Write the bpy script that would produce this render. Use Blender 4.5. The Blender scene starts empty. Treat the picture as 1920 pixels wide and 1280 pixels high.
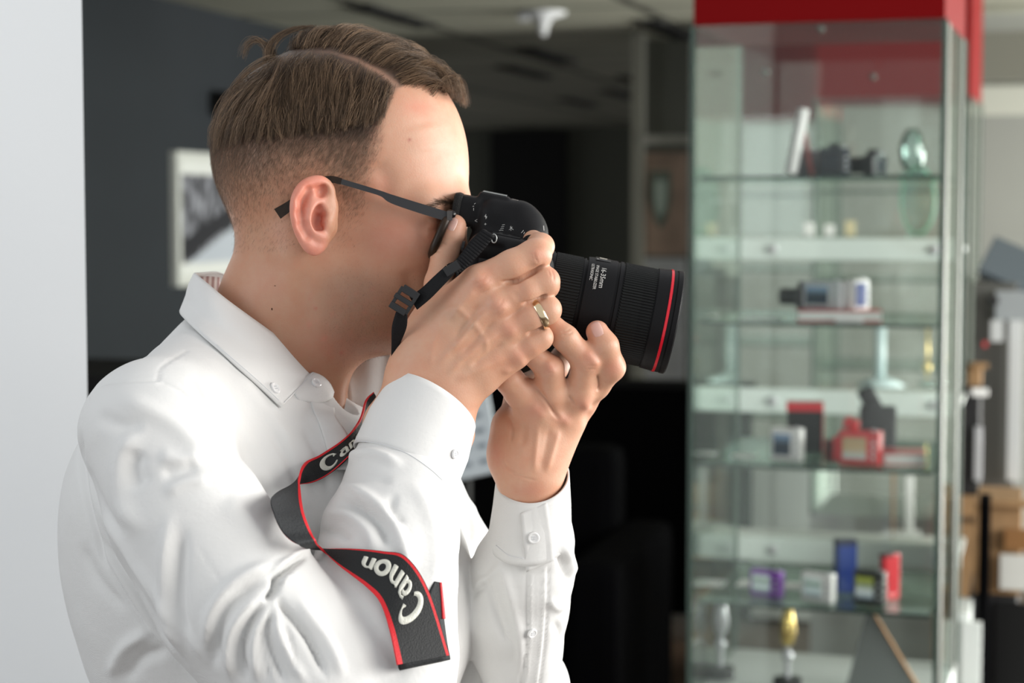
import bpy, bmesh, math, os
import numpy as np
from math import sin, cos, pi, radians
from mathutils import Vector, Matrix
from mathutils.bvhtree import BVHTree

scn = bpy.context.scene
COL = scn.collection
# ------------------------------------------------------------------ camera
FPX = 3600.0                      # focal length in pixels of the 1920 frame
PITCH = radians(3.81)
CAM = np.array([0.0, 0.0, 1.60])
RIGHT = np.array([1.0, 0, 0])
FWD = np.array([0, cos(PITCH), -sin(PITCH)])
UP = np.array([0, sin(PITCH), cos(PITCH)])
cd = bpy.data.cameras.new('camera')
cd.sensor_width = 36.0
cd.lens = 36.0 * FPX / 1920.0
cd.clip_start = 0.05
cd.dof.use_dof = True
cd.dof.focus_distance = 1.48
cd.dof.aperture_fstop = 6.3
cam = bpy.data.objects.new('viewpoint', cd)
COL.objects.link(cam)
cam.location = CAM
cam.rotation_euler = (pi / 2 - PITCH, 0, 0)
scn.camera = cam
# ------------------------------------------------------------------ world and light
w = bpy.data.worlds.new('world'); scn.world = w; w.use_nodes = True
bg = w.node_tree.nodes['Background']
bg.inputs[0].default_value = (0.96, 0.98, 1.0, 1)
bg.inputs[1].default_value = 0.60

def area(name, loc, target, sx, sy, energy, color):
    l = bpy.data.lights.new(name, 'AREA'); l.shape = 'RECTANGLE'
    l.size = sx; l.size_y = sy; l.energy = energy; l.color = color
    o = bpy.data.objects.new(name, l); COL.objects.link(o)
    o.location = loc
    o.rotation_euler = (Vector(target) - Vector(loc)).to_track_quat('-Z', 'Y').to_euler()
    return o
# daylight through the windows behind and to the right of the photographer, then three added fills
area('window_daylight', (3.3, 0.4, 2.1), (0.1, 1.6, 1.4), 2.4, 2.0, 115, (1.0, 0.965, 0.91))
area('pillar_fill', (-2.3, 0.5, 2.1), (-0.9, 2.0, 1.7), 1.4, 1.4, 16, (0.93, 0.97, 1.0))  # added fill to brighten the white pillar
area('cabinet_fill', (4.3, 2.7, 1.9), (0.8, 4.0, 1.4), 2.0, 2.0, 210, (1.0, 1.0, 0.98))  # added light that lifts the cabinet and its shelf items
area('ceiling_fill', (6.0, 7.2, 0.9), (1.0, 7.5, 2.5), 3.0, 1.6, 520, (1.0, 1.0, 0.96))  # added upward light for the dim ceiling and background
scn.view_settings.view_transform = 'Standard'
scn.view_settings.look = 'None'
scn.view_settings.exposure = 0.14
scn.view_settings.gamma = 1.0
scn.view_settings.use_curve_mapping = False
scn.cycles.max_bounces = 8
scn.cycles.transparent_max_bounces = 24
scn.cycles.caustics_reflective = False
scn.cycles.caustics_refractive = False
scn.cycles.use_denoising = True

# ------------------------------------------------------------------ helpers
def K(u, v, w=0.0):
    """metres in the frame of the camera (right, up, forward) for a point seen at u, v and w/2250 m beyond 1.6 m"""
    D = 1.6 + w / 2250.0
    return np.array([D * (u - 960) / FPX, D * (640 - v) / FPX, D])
def KR(r, w=0.0):
    return r * (1.6 + w / 2250.0) / FPX
def toW(p):
    p = np.asarray(p, float)
    return CAM + p[..., 0:1] * RIGHT + p[..., 1:2] * UP + p[..., 2:3] * FWD
def toK(p):
    p = np.asarray(p, float) - CAM
    return np.stack([p @ RIGHT, p @ UP, p @ FWD], -1)
def proj(pk):
    return 960 + FPX * pk[..., 0] / pk[..., 2], 640 - FPX * pk[..., 1] / pk[..., 2]
def W(u, v, w=0.0):
    return Vector(toW(K(u, v, w)))

def tag(o, label=None, cat=None, group=None, kind=None):
    if label: o['label'] = label
    if cat: o['category'] = cat
    if group: o['group'] = group
    if kind: o['kind'] = kind
    return o
def empty(name, loc, label=None, cat=None, group=None, kind=None, rot=None):
    o = bpy.data.objects.new(name, None); COL.objects.link(o)
    o.location = loc; o.empty_display_size = 0.02
    if rot is not None: o.rotation_euler = rot
    return tag(o, label, cat, group, kind)
def link(name, me, mat=None, parent=None, smooth=True):
    if mat is not None:
        for m in (mat if isinstance(mat, (list, tuple)) else [mat]):
            me.materials.append(m)
    if smooth and len(me.polygons):
        me.polygons.foreach_set('use_smooth', np.ones(len(me.polygons), bool))
    o = bpy.data.objects.new(name, me); COL.objects.link(o)
    if parent is not None:
        o.parent = parent
        bpy.context.view_layer.update()
        o.matrix_parent_inverse = parent.matrix_world.inverted()
    return o
def mesh_np(name, V, F, mat=None, parent=None, smooth=True, col=None):
    """V (n,3) world, F (m,3) or (m,4) array or list of lists"""
    me = bpy.data.meshes.new(name)
    V = np.ascontiguousarray(V, np.float32)
    if isinstance(F, np.ndarray):
        k = F.shape[1]
        me.vertices.add(len(V)); me.vertices.foreach_set('co', V.ravel())
        me.loops.add(F.size); me.loops.foreach_set('vertex_index', F.astype(np.int32).ravel())
        me.polygons.add(len(F))
        me.polygons.foreach_set('loop_start', np.arange(0, F.size, k, dtype=np.int32))
        me.polygons.foreach_set('loop_total', np.full(len(F), k, np.int32))
        me.update(calc_edges=True)
    else:
        me.from_pydata(V.tolist(), [], F); me.update()
    if col is not None:
        a = me.color_attributes.new('Col', 'FLOAT_COLOR', 'POINT')
        c4 = np.ones((len(V), 4), np.float32); c4[:, :3] = col
        a.data.foreach_set('color', c4.ravel())
    return link(name, me, mat, parent, smooth)

class MB:
    """collects boxes, tubes and lathes into one mesh"""
    def __init__(s): s.V = []; s.F = []
    def add(s, V, F):
        n = len(s.V); s.V += [tuple(map(float, v)) for v in V]; s.F += [[i + n for i in f] for f in F]; return s
    def box(s, c, sz, M=None, bev=0.0):
        c = Vector(c); h = Vector(sz) / 2
        b = min(bev, min(h) * 0.98) if bev else 0
        if not b:
            V = [Vector((x * h.x, y * h.y, z * h.z)) for x in (-1, 1) for y in (-1, 1) for z in (-1, 1)]
            F = [[0, 1, 3, 2], [4, 6, 7, 5], [0, 4, 5, 1], [2, 3, 7, 6], [0, 2, 6, 4], [1, 5, 7, 3]]
        else:
            bm = bmesh.new(); bmesh.ops.create_cube(bm, size=1)
            for v in bm.verts: v.co = Vector((v.co.x * 2 * h.x, v.co.y * 2 * h.y, v.co.z * 2 * h.z))
            bmesh.ops.bevel(bm, geom=bm.edges[:], offset=b, segments=2, affect='EDGES', profile=0.6)
            V = [v.co.copy() for v in bm.verts]; F = [[v.index for v in f.verts] for f in bm.faces]; bm.free()
        V = [(M @ v if M is not None else v) + c for v in V]
        return s.add(V, F)
    def tube(s, pts, r, n=10, cap=True):
        pts = [Vector(p) for p in pts]
        rr = r if isinstance(r, (list, tuple)) else [r] * len(pts)
        V = []; F = []
        t0 = (pts[1] - pts[0]).normalized()
        nrm = t0.orthogonal().normalized()
        for i, p in enumerate(pts):
            t = (pts[min(i + 1, len(pts) - 1)] - pts[max(i - 1, 0)]).normalized()
            nrm = (nrm - t * nrm.dot(t)).normalized(); b = t.cross(nrm)
            for k in range(n):
                a = 2 * pi * k / n
                V.append(p + (nrm * cos(a) + b * sin(a)) * rr[i])
        for i in range(len(pts) - 1):
            for k in range(n):
                k2 = (k + 1) % n
                F.append([i * n + k, i * n + k2, (i + 1) * n + k2, (i + 1) * n + k])
        if cap:
            F.append(list(range(n))[::-1]); F.append([(len(pts) - 1) * n + k for k in range(n)])
        return s.add(V, F)
    def lathe(s, prof, M=None, n=48, cap=True, ribs=None):
        """prof: list of (x along axis, radius); axis = local X of M"""
        V = []; F = []
        for i, (x, r) in enumerate(prof):
            for k in range(n):
                a = 2 * pi * k / n
                v = Vector((x, r * cos(a), r * sin(a)))
                V.append(M @ v if M is not None else v)
        for i in range(len(prof) - 1):
            for k in range(n):
                k2 = (k + 1) % n
                F.append([i * n + k, (i + 1) * n + k, (i + 1) * n + k2, i * n + k2])
        if cap:
            if prof[0][1] > 1e-6: F.append(list(range(n)))
            if prof[-1][1] > 1e-6: F.append([(len(prof) - 1) * n + k for k in range(n)][::-1])
        return s.add(V, F)
    def build(s, name, mat=None, parent=None, smooth=False):
        me = bpy.data.meshes.new(name); me.from_pydata(s.V, [], s.F); me.update()
        bm = bmesh.new(); bm.from_mesh(me); bmesh.ops.recalc_face_normals(bm, faces=bm.faces); bm.to_mesh(me); bm.free()
        return link(name, me, mat, parent, smooth)

def catmull(P, n=8):
    P = [np.asarray(p, float) for p in P]
    out = []
    Q = [2 * P[0] - P[1]] + P + [2 * P[-1] - P[-2]]
    for i in range(len(P) - 1):
        p0, p1, p2, p3 = Q[i:i + 4]
        for k in range(n):
            t = k / n
            out.append(0.5 * ((2 * p1) + (p2 - p0) * t + (2 * p0 - 5 * p1 + 4 * p2 - p3) * t * t + (3 * p1 - p0 - 3 * p2 + p3) * t ** 3))
    out.append(P[-1])
    return np.array(out)
def resample(P, n):
    P = np.asarray(P, float)
    L = np.r_[0, np.cumsum(np.linalg.norm(np.diff(P, axis=0), axis=1))]
    t = np.linspace(0, L[-1], n)
    return np.stack([np.interp(t, L, P[:, i]) for i in range(P.shape[1])], 1)
def shade_auto(o, ang=35):
    """sharp edges above an angle, smooth otherwise"""
    me = o.data
    bm = bmesh.new(); bm.from_mesh(me)
    for f in bm.faces: f.smooth = True
    for e in bm.edges:
        if len(e.link_faces) == 2 and e.calc_face_angle(0) > radians(ang): e.smooth = False
    bm.to_mesh(me); bm.free()
    return o

# ------------------------------------------------------------------ materials
class N:
    def __init__(s, m): s.t = m.node_tree; s.L = s.t.links
    def new(s, typ, **kw):
        n = s.t.nodes.new(typ)
        for k, v in kw.items(): setattr(n, k, v)
        return n
def mat(name, color, rough=0.5, metal=0.0, spec=0.5, sss=0.0, sheen=0.0, emit=0.0, coat=0.0, noise=0.0, nscale=40, bump=0.0, bscale=300, trans=0.0):
    m = bpy.data.materials.new(name); m.use_nodes = True
    t = m.node_tree; b = t.nodes['Principled BSDF']
    c = (*color, 1) if len(color) == 3 else color
    b.inputs['Base Color'].default_value = c
    b.inputs['Roughness'].default_value = rough
    b.inputs['Metallic'].default_value = metal
    b.inputs['Specular IOR Level'].default_value = spec
    b.inputs['Sheen Weight'].default_value = sheen
    b.inputs['Coat Weight'].default_value = coat
    b.inputs['Transmission Weight'].default_value = trans
    if sss:
        b.inputs['Subsurface Weight'].default_value = sss
        b.inputs['Subsurface Radius'].default_value = (1, 0.35, 0.2)
        b.inputs['Subsurface Scale'].default_value = 0.006
    if emit:
        b.inputs['Emission Color'].default_value = c; b.inputs['Emission Strength'].default_value = emit
    L = t.links
    if noise or bump:
        tc = t.nodes.new('ShaderNodeTexCoord')
    if noise:
        nz = t.nodes.new('ShaderNodeTexNoise'); nz.inputs['Scale'].default_value = nscale; nz.inputs['Detail'].default_value = 5
        L.new(tc.outputs['Object'], nz.inputs['Vector'])
        mx = t.nodes.new('ShaderNodeMix'); mx.data_type = 'RGBA'; mx.blend_type = 'MULTIPLY'
        mx.inputs[0].default_value = 1
        rr = t.nodes.new('ShaderNodeMapRange'); rr.inputs[1].default_value = 0.3; rr.inputs[2].default_value = 0.7
        rr.inputs[3].default_value = 1 - noise; rr.inputs[4].default_value = 1 + noise
        L.new(nz.outputs[0], rr.inputs[0]); mx.inputs[6].default_value = c
        L.new(rr.outputs[0], mx.inputs[7]); L.new(mx.outputs[2], b.inputs['Base Color'])
    if bump:
        n2 = t.nodes.new('ShaderNodeTexNoise'); n2.inputs['Scale'].default_value = bscale; n2.inputs['Detail'].default_value = 3
        L.new(tc.outputs['Object'], n2.inputs['Vector'])
        bp = t.nodes.new('ShaderNodeBump'); bp.inputs['Strength'].default_value = bump; bp.inputs['Distance'].default_value = 0.001
        L.new(n2.outputs[0], bp.inputs['Height']); L.new(bp.outputs[0], b.inputs['Normal'])
    return m
def srgb(r, g, b):
    f = lambda c: ((c / 255 + 0.055) / 1.055) ** 2.4 if c / 255 > 0.04045 else c / 255 / 12.92
    return (f(r), f(g), f(b))
# ------------------------------------------------------------------ the room (its axes are turned 15.4 degrees to the camera)
RA = radians(15.4)
DD = Vector((sin(RA), cos(RA), 0)); CC = Vector((cos(RA), -sin(RA), 0))
MR = Matrix(((CC.x, DD.x, 0), (CC.y, DD.y, 0), (0, 0, 1)))       # columns: across, along, up
def B(u, v, y):
    d = FWD + (u - 960) / FPX * RIGHT + (640 - v) / FPX * UP
    return Vector(CAM + d * (y / d[1]))
def rbox(name, c, sz, m, parent=None, bev=0.0, kind=None, rot=None):
    o = MB().box((0, 0, 0), sz, None, bev).build(name, m, None)
    o.matrix_world = Matrix.Translation(Vector(c)) @ (MR.to_4x4() if rot is None else rot)
    if parent is not None:
        bpy.context.view_layer.update()
        mw = o.matrix_world.copy(); o.parent = parent; o.matrix_parent_inverse = parent.matrix_world.inverted(); o.matrix_world = mw
    if kind: o['kind'] = kind
    return o
def wallseg(name, a, b, z0, z1, th, m, kind='structure'):
    a = Vector((a[0], a[1], 0)); b = Vector((b[0], b[1], 0)); d = (b - a); n = Vector((-d.y, d.x, 0)).normalized()
    mb = MB(); V = []
    for z in (z0, z1):
        for p in (a, b, b + n * th, a + n * th): V.append((p.x, p.y, z))
    mb.add(V, [[0, 1, 2, 3], [7, 6, 5, 4], [0, 4, 5, 1], [1, 5, 6, 2], [2, 6, 7, 3], [3, 7, 4, 0]])
    return tag(mb.build(name, m), kind=kind)

M_SLATE = mat('slate_paint', srgb(31, 37, 42), rough=0.7, noise=0.05, nscale=3)
M_WHITE = mat('white_paint', (0.78, 0.80, 0.81), rough=0.55, bump=0.08, bscale=180)
M_DIM = mat('olive_grey_paint', srgb(74, 76, 67), rough=0.7)
M_LIGHTW = mat('pale_wall_paint', srgb(150, 152, 146), rough=0.7, noise=0.05, nscale=2)
M_BLACK = mat('black_lacquer', (0.004, 0.004, 0.004), rough=0.6, spec=0.2)
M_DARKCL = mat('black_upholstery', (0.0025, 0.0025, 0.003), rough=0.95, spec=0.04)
M_STEEL = mat('brushed_metal', (0.42, 0.43, 0.42), rough=0.35, metal=0.8)
M_CARD = mat('cardboard', srgb(150, 118, 82), rough=0.85, noise=0.12, nscale=20)
def ceiling_material():
    m = mat('ceiling_tiles', srgb(176, 176, 158), rough=0.8)
    t = m.node_tree; L = t.links; b = t.nodes['Principled BSDF']
    tc = t.nodes.new('ShaderNodeTexCoord'); br = t.nodes.new('ShaderNodeTexBrick')
    br.offset = 0.0; br.inputs['Color1'].default_value = (*srgb(180, 180, 162), 1); br.inputs['Color2'].default_value = (*srgb(164, 164, 148), 1)
    br.inputs['Mortar'].default_value = (*srgb(88, 88, 78), 1); br.inputs['Scale'].default_value = 1.0
    br.inputs['Mortar Size'].default_value = 0.035; br.inputs['Brick Width'].default_value = 1.2; br.inputs['Row Height'].default_value = 1.2
    L.new(tc.outputs['Object'], br.inputs['Vector']); L.new(br.outputs[0], b.inputs['Base Color'])
    return m
def floor_material():
    m = mat('wood_floor', srgb(70, 54, 44), rough=0.35)
    t = m.node_tree; L = t.links; b = t.nodes['Principled BSDF']
    tc = t.nodes.new('ShaderNodeTexCoord'); br = t.nodes.new('ShaderNodeTexBrick')
    br.inputs['Color1'].default_value = (*srgb(84, 66, 54), 1); br.inputs['Color2'].default_value = (*srgb(66, 52, 44), 1)
    br.inputs['Mortar'].default_value = (*srgb(30, 24, 20), 1); br.inputs['Scale'].default_value = 1.0
    br.inputs['Mortar Size'].default_value = 0.004; br.inputs['Brick Width'].default_value = 1.2; br.inputs['Row Height'].default_value = 0.16
    L.new(tc.outputs['Object'], br.inputs['Vector']); L.new(br.outputs[0], b.inputs['Base Color'])
    return m
ZC = 2.55
mid = Vector((1.5, 11.0, 0))
rbox('floor', (1.6, 11, -0.05), (16, 24, 0.1), floor_material(), kind='structure')
rbox('ceiling', (3.0, 13.2, ZC + 0.05), (16, 19.5, 0.1), ceiling_material(), kind='structure')
# slate wall on the left, far walls
a0 = Vector((-1.48, 8.8, 0)); pa = a0 - DD * 7.4; pb = a0 + DD * 3.1
wl = wallseg('wall_left', pa, pb, 0, ZC, 0.12, M_SLATE)
pf0 = Vector((-1.6, 21.9, 0)); wallseg('wall_far', pf0, pf0 + CC * 6.0, 0, ZC, 0.12, M_DIM)
pr0 = B(1302, 400, 9.6); pr0.z = 0
wallseg('wall_pale', (pr0.x, pr0.y), tuple((pr0 + CC * 5.0))[:2], 0, ZC, 0.12, M_LIGHTW)
wallseg('wall_end', (-1.48 + 0.286 * 3 - 1.6, 12.4), (-1.48 + 0.286 * 3, 12.0), 0, ZC, 0.12, M_DIM)
# white pillar close behind the man
def prism(name, poly, z0, z1, m):
    n = len(poly); mb = MB()
    mb.add([(x, y, z) for z in (z0, z1) for x, y in poly], [list(range(n))[::-1], list(range(n, 2 * n))] + [[i, (i + 1) % n, n + (i + 1) % n, n + i] for i in range(n)])
    return tag(mb.build(name, m), kind='structure')
prism('wall_pillar', [(-1.30, 2.08), (-0.444, 2.0), (-0.545, 2.40), (-1.35, 2.45)], 0, 2.56, M_WHITE)
# dark doorway and post on the far wall
dw = tag(rbox('door_1', B(992, 480, 21.2), (0.86, 0.08, 2.42), M_BLACK), kind='structure')
dw.location.z = 1.30
dp = rbox('wall_partition_post', (B(1196, 500, 10.2).x, 10.2, ZC / 2), (0.055, 0.10, ZC), mat('grey_post', srgb(150, 150, 138), rough=0.5), kind='structure')
wp = rbox('wall_partition', (B(1248, 500, 10.4).x, 10.6, ZC / 2), (0.30, 0.05, ZC), mat('partition_grey', srgb(120, 122, 112), rough=0.5), kind='structure')
tr = rbox('trim_1', (B(1250, 262, 10.1).x, 10.1, B(1250, 262, 10.1).z), (0.26, 0.06, 0.045), mat('pale_trim', srgb(200, 200, 190), rough=0.5), kind='structure')

# framed photograph on the slate wall
def on_wall(u):       # point on the wall's face along the view through column u
    k = (u - 960) / FPX
    y = (a0.x - a0.y * DD.x / DD.y) / (k - DD.x / DD.y)
    return Vector((k * y, y, 0))
pc = (on_wall(320) + on_wall(452)) / 2
wdt = (on_wall(452) - on_wall(320)).length
zt = B(320, 283, on_wall(320).y).z; zb = B(320, 537, on_wall(320).y).z
MW = Matrix(((DD.x, -CC.x, 0, 0), (DD.y, -CC.y, 0, 0), (0, 0, 1, 0), (0, 0, 0, 1)))   # local x along wall, y into the wall
wn = CC       # the wall faces across the room
def wpt(s, z, off): p = pc + DD * s + wn * off; return Vector((p.x, p.y, z))
pic = empty('framed_picture', wpt(0, (zt + zb) / 2, 0.0), 'white-framed black and white print on the slate-grey wall', 'picture')
zc_ = (zt + zb) / 2; hh = (zt - zb) / 2; hw = wdt / 2
fm = MB()
for s, z, l, h in ((0, zt - 0.02, wdt, 0.04), (0, zb + 0.02, wdt, 0.04), (-hw + 0.02, zc_, 0.04, 2 * hh - 0.08), (hw - 0.02, zc_, 0.04, 2 * hh - 0.08)):
    fm.box(wpt(s, z, 0.02), (l, 0.035, h), MW)
fm.build('frame', mat('white_frame', srgb(215, 218, 210), rough=0.5), pic)
def print_material():
    m = mat('abstract_print', (0.5, 0.5, 0.5), rough=0.35)
    t = m.node_tree; L = t.links; b = t.nodes['Principled BSDF']
    tc = t.nodes.new('ShaderNodeTexCoord')
    mp = t.nodes.new('ShaderNodeMapping'); mp.inputs['Scale'].default_value = (3, 9, 5); mp.inputs['Rotation'].default_value = (0.3, 0.5, 0.2)
    nz = t.nodes.new('ShaderNodeTexNoise'); nz.inputs['Scale'].default_value = 2.2; nz.inputs['Detail'].default_value = 6
    cr = t.nodes.new('ShaderNodeValToRGB'); cr.color_ramp.elements[0].position = 0.44; cr.color_ramp.elements[0].color = (0.01, 0.01, 0.012, 1)
    cr.color_ramp.elements[1].position = 0.58; cr.color_ramp.elements[1].color = (0.32, 0.33, 0.36, 1)
    L.new(tc.outputs['Object'], mp.inputs[0]); L.new(mp.outputs[0], nz.inputs['Vector']); L.new(nz.outputs[0], cr.inputs[0]); L.new(cr.outputs[0], b.inputs['Base Color'])
    return m
MB().box(wpt(0, zc_, 0.008), (wdt - 0.06, 0.012, 2 * hh - 0.06), MW).build('mount', mat('mount_board', srgb(225, 228, 222), rough=0.7), pic)
pr = MB(); pr.box(wpt(0.0, zc_ + 0.0, 0.016), (wdt - 0.15, 0.004, 2 * hh - 0.2), MW)
prn = pr.build('print', print_material(), pic)
# dark diagonal and pale corner of the print
mbp = MB(); s0 = -hw + 0.075; s1 = hw - 0.075; z0 = zb + 0.1
mbp.add([wpt(s0, z0, 0.0195), wpt(s1, z0 + 0.2, 0.0195), wpt(s1, z0 + 0.29, 0.0195), wpt(s0, z0 + 0.10, 0.0195)], [[0, 1, 2, 3]])
mbp.build('dark_diagonal', mat('print_black', (0.01, 0.01, 0.012), rough=0.4), prn)
mbp = MB(); mbp.add([wpt(s0 + 0.06, z0, 0.0195), wpt(s1, z0, 0.0195), wpt(s1, z0 + 0.18, 0.0195)], [[0, 1, 2]])
mbp.build('pale_corner', mat('print_pale', srgb(190, 198, 205), rough=0.4), prn)
# small black wall lamp left of the head
lp = on_wall(402); lz = B(402, 195, lp.y).z
wlamp = empty('wall_lamp', Vector((lp.x, lp.y, lz)), 'small black fitting on the slate wall behind the hair', 'wall lamp')
m_ = MB(); m_.box(Vector((lp.x, lp.y, lz)) + CC * 0.04, (0.05, 0.08, 0.12), MW, 0.01); m_.build('lamp_shade', M_BLACK, wlamp)
m_ = MB(); m_.box(Vector((lp.x, lp.y, lz)) + CC * 0.006, (0.09, 0.012, 0.09), MW); m_.build('back_plate', M_BLACK, wlamp)

# ceiling fittings
def on_ceil(u, v):
    d = FWD + (u - 960) / FPX * RIGHT + (640 - v) / FPX * UP
    return Vector(CAM + d * ((ZC - 1.6) / d[2]))
M_SLOT = mat('dark_diffuser', (0.02, 0.02, 0.018), rough=0.6)
SL = [(1251, 53, 'dark ceiling air slot nearest the cabinet, top right'), (1028, 101, 'dark ceiling air slot below the white ceiling fitting'), (986, 133, 'dark ceiling air slot right of the front hair'),
      (1164, 175, 'dark ceiling air slot low and right, near the far wall'), (738, 27, 'dark ceiling air slot above the top of the hair'), (1200, 150, 'dark ceiling air slot between two others, upper right'),
      (1085, 190, 'faint dark ceiling air slot above the black doorway')]
for u, v, lab in SL:
    p = on_ceil(u, v)
    e = empty('air_slot', p, lab, 'air vent', 'dark slots in the ceiling')
    rbox('slot_frame', p + Vector((0, 0, -0.008)), (0.13, 1.02, 0.016), M_SLOT, e)
    for q in (-1, 1): rbox('slot_blade', p + Vector((0, 0, -0.018)) + CC * 0.03 * q, (0.02, 0.98, 0.01), M_BLACK, e)
p = on_ceil(1018, 22)
cf = empty('ceiling_projector_mount', p, 'small white fitting hanging from the ceiling tiles', 'ceiling fitting')
m_ = MB(); Mz = Matrix.Translation(p) @ Matrix.Rotation(pi / 2, 4, 'Y')
m_.lathe([(0, 0.11), (0.012, 0.11), (0.03, 0.05), (0.07, 0.025), (0.11, 0.02), (0.115, 0)], Mz, 24); m_.build('mount_cone', M_WHITE, cf, True)
m_ = MB(); m_.box(p + Vector((-0.09, 0, -0.03)), (0.05, 0.05, 0.03), MR.to_4x4(), 0.005); m_.build('side_bracket', M_WHITE, cf)

# black sideboards and sofa in the dim part of the room
def sofa(c, wdt, label):
    e = empty('sofa', c, label, 'sofa')
    def bx(n, p, s, b=0.03): return rbox(n, c + MR @ Vector(p), s, M_DARKCL, e, b)
    bx('seat', (0, 0, 0.25), (wdt, 0.8, 0.34), 0.04); bx('backrest', (0, 0.36, 0.55), (wdt, 0.2, 0.62), 0.05)
    for q in (-1, 1): bx('armrest', (q * (wdt / 2 + 0.08), 0, 0.33), (0.16, 0.86, 0.58), 0.04)
    for q in (-1, 1):
        for r in (-1, 1): bx('leg', (q * wdt * 0.45, r * 0.33, 0.04), (0.05, 0.05, 0.08), 0.005)
    return e
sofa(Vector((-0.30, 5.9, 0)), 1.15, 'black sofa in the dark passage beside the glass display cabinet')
cb = empty('sideboard', Vector((-0.95, 4.6, 0)), 'black sideboard behind the right shoulder, against the slate wall', 'cabinet')
def cbx(n, p, s, m=M_BLACK, par=None): return rbox(n, Vector((-0.95, 4.75, 0)) + MR @ Vector(p), s, m, par or cb, 0.004)
cbx('body', (0, 0, 0.62), (0.8, 0.45, 1.12)); cbx('top', (0, 0, 1.2), (0.86, 0.5, 0.04))
for q in (-1, 1):
    d_ = cbx('door', (q * 0.2, -0.235, 0.62), (0.38, 0.02, 1.06)); cbx('handle', (q * 0.03, -0.255, 0.8), (0.012, 0.02, 0.12), M_STEEL, d_)
for q in (-1, 1):
    for r in (-1, 1): cbx('leg', (q * 0.36, r * 0.18, 0.03), (0.05, 0.05, 0.06))
# tall dark screen between the passage and the sofa
c = B(1120, 850, 7.4)
bd = empty('office_partition', Vector((c.x, 7.4, 0)), 'low black office divider behind the sofa, under the long camera lens', 'office divider')
zt_ = B(1120, 722, 7.4).z
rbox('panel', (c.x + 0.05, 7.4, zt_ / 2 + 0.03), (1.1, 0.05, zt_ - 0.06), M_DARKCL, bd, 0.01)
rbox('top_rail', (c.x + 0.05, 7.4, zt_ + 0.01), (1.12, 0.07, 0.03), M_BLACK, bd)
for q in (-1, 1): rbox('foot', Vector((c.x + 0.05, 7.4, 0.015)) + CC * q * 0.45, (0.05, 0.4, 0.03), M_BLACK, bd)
# tilted white notice sheet stand seen between the cuffs
c = B(868, 815, 4.3)
nb = empty('notice_stand', Vector((c.x, c.y, 0)), 'white notice sheet on a dark stand, seen between the two wrists', 'notice stand')
Mn = Matrix.Rotation(radians(-16), 4, 'Z') @ Matrix.Rotation(radians(-14), 4, 'X') @ Matrix.Rotation(radians(-14), 4, 'Y')
rbox('sheet', c, (0.15, 0.012, 0.20), mat('notice_paper', srgb(196, 205, 210), rough=0.5), nb, 0.003, rot=Mn)
txt = MB()
for r in range(5):
    for k_ in range(3):
        txt.box(c + Mn @ Vector((-0.042 + k_ * 0.042, -0.008, 0.07 - r * 0.035)), (0.022, 0.002, 0.010), Mn)
tb = txt.build('printed_lines', mat('grey_print', srgb(130, 140, 150), rough=0.6), nb); tb['kind'] = 'stuff'
rbox('pole', (c.x, c.y + 0.06, c.z / 2 - 0.02), (0.03, 0.03, c.z), M_BLACK, nb); rbox('base', (c.x, c.y + 0.06, 0.015), (0.3, 0.3, 0.03), M_BLACK, nb)

# posters on the partition
def poster(u0, u1, v0, v1, y, label, parts):
    a = B(u0, v0, y); b = B(u1, v1, y)
    e = empty('poster', Vector(((a.x + b.x) / 2, y, (a.z + b.z) / 2)), label, 'poster')
    cx = (a.x + b.x) / 2
    rbox('sheet', (cx, y, (a.z + b.z) / 2), (abs(b.x - a.x), 0.01, abs(a.z - b.z)), parts[0], e)
    for k_, (pu0, pu1, pv0, pv1, m, nm) in enumerate(parts[1:]):
        p = B(pu0, pv0, y - 0.012 - 0.003 * k_); q = B(pu1, pv1, y - 0.012 - 0.003 * k_)
        rbox(nm, ((p.x + q.x) / 2, y - 0.012 - 0.003 * k_, (p.z + q.z) / 2), (abs(q.x - p.x), 0.004, abs(p.z - q.z)), m, e)
    return e
M_PBR = mat('poster_brown', srgb(200, 172, 152), rough=0.5, noise=0.3, nscale=6); M_PSK = mat('poster_pink', srgb(232, 160, 138), rough=0.5, noise=0.2, nscale=8)
M_PWH = mat('poster_white', srgb(240, 243, 247), rough=0.5, noise=0.15, nscale=5); M_PRD = mat('poster_red', srgb(190, 40, 50), rough=0.5)
ps = poster(1209, 1288, 286, 478, 10.25, 'brown and pink poster with a pale shield, behind the lens', [M_PBR, (1255, 1288, 286, 478, M_PSK, 'pink_side')])
sh = MB(); q0 = B(1240, 365, 10.2); 
sp_ = [(-26, -48), (26, -48), (27, 0), (18, 38), (0, 62), (-18, 38), (-27, 0)]
for ring, m, nm, yy in ((1.0, mat('shield_dark', srgb(110, 120, 108), rough=0.5), 'shield', 10.225), (0.62, mat('shield_pale', srgb(176, 192, 180), rough=0.5), 'shield_centre', 10.20)):
    s_ = MB(); pts = [B(1238 + a * ring * 0.75, 368 + b * ring, yy) for a, b in sp_]; pts2 = [p_ + Vector((0, 0.006, 0)) for p_ in pts]
    s_.add(pts + pts2, [list(range(7))[::-1], list(range(7, 14))] + [[i, (i + 1) % 7, 7 + (i + 1) % 7, 7 + i] for i in range(7)])
    s_.build(nm, m, ps)
poster(1209, 1284, 484, 722, 10.25, 'greyish white poster with red figures, under the brown poster', [M_PWH, (1262, 1278, 560, 600, M_PSK, 'pink_mark'), (1258, 1280, 650, 700, M_PRD, 'red_mark'), (1212, 1240, 610, 640, mat('poster_grey', srgb(150, 156, 164), rough=0.5), 'grey_mark')])
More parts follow.
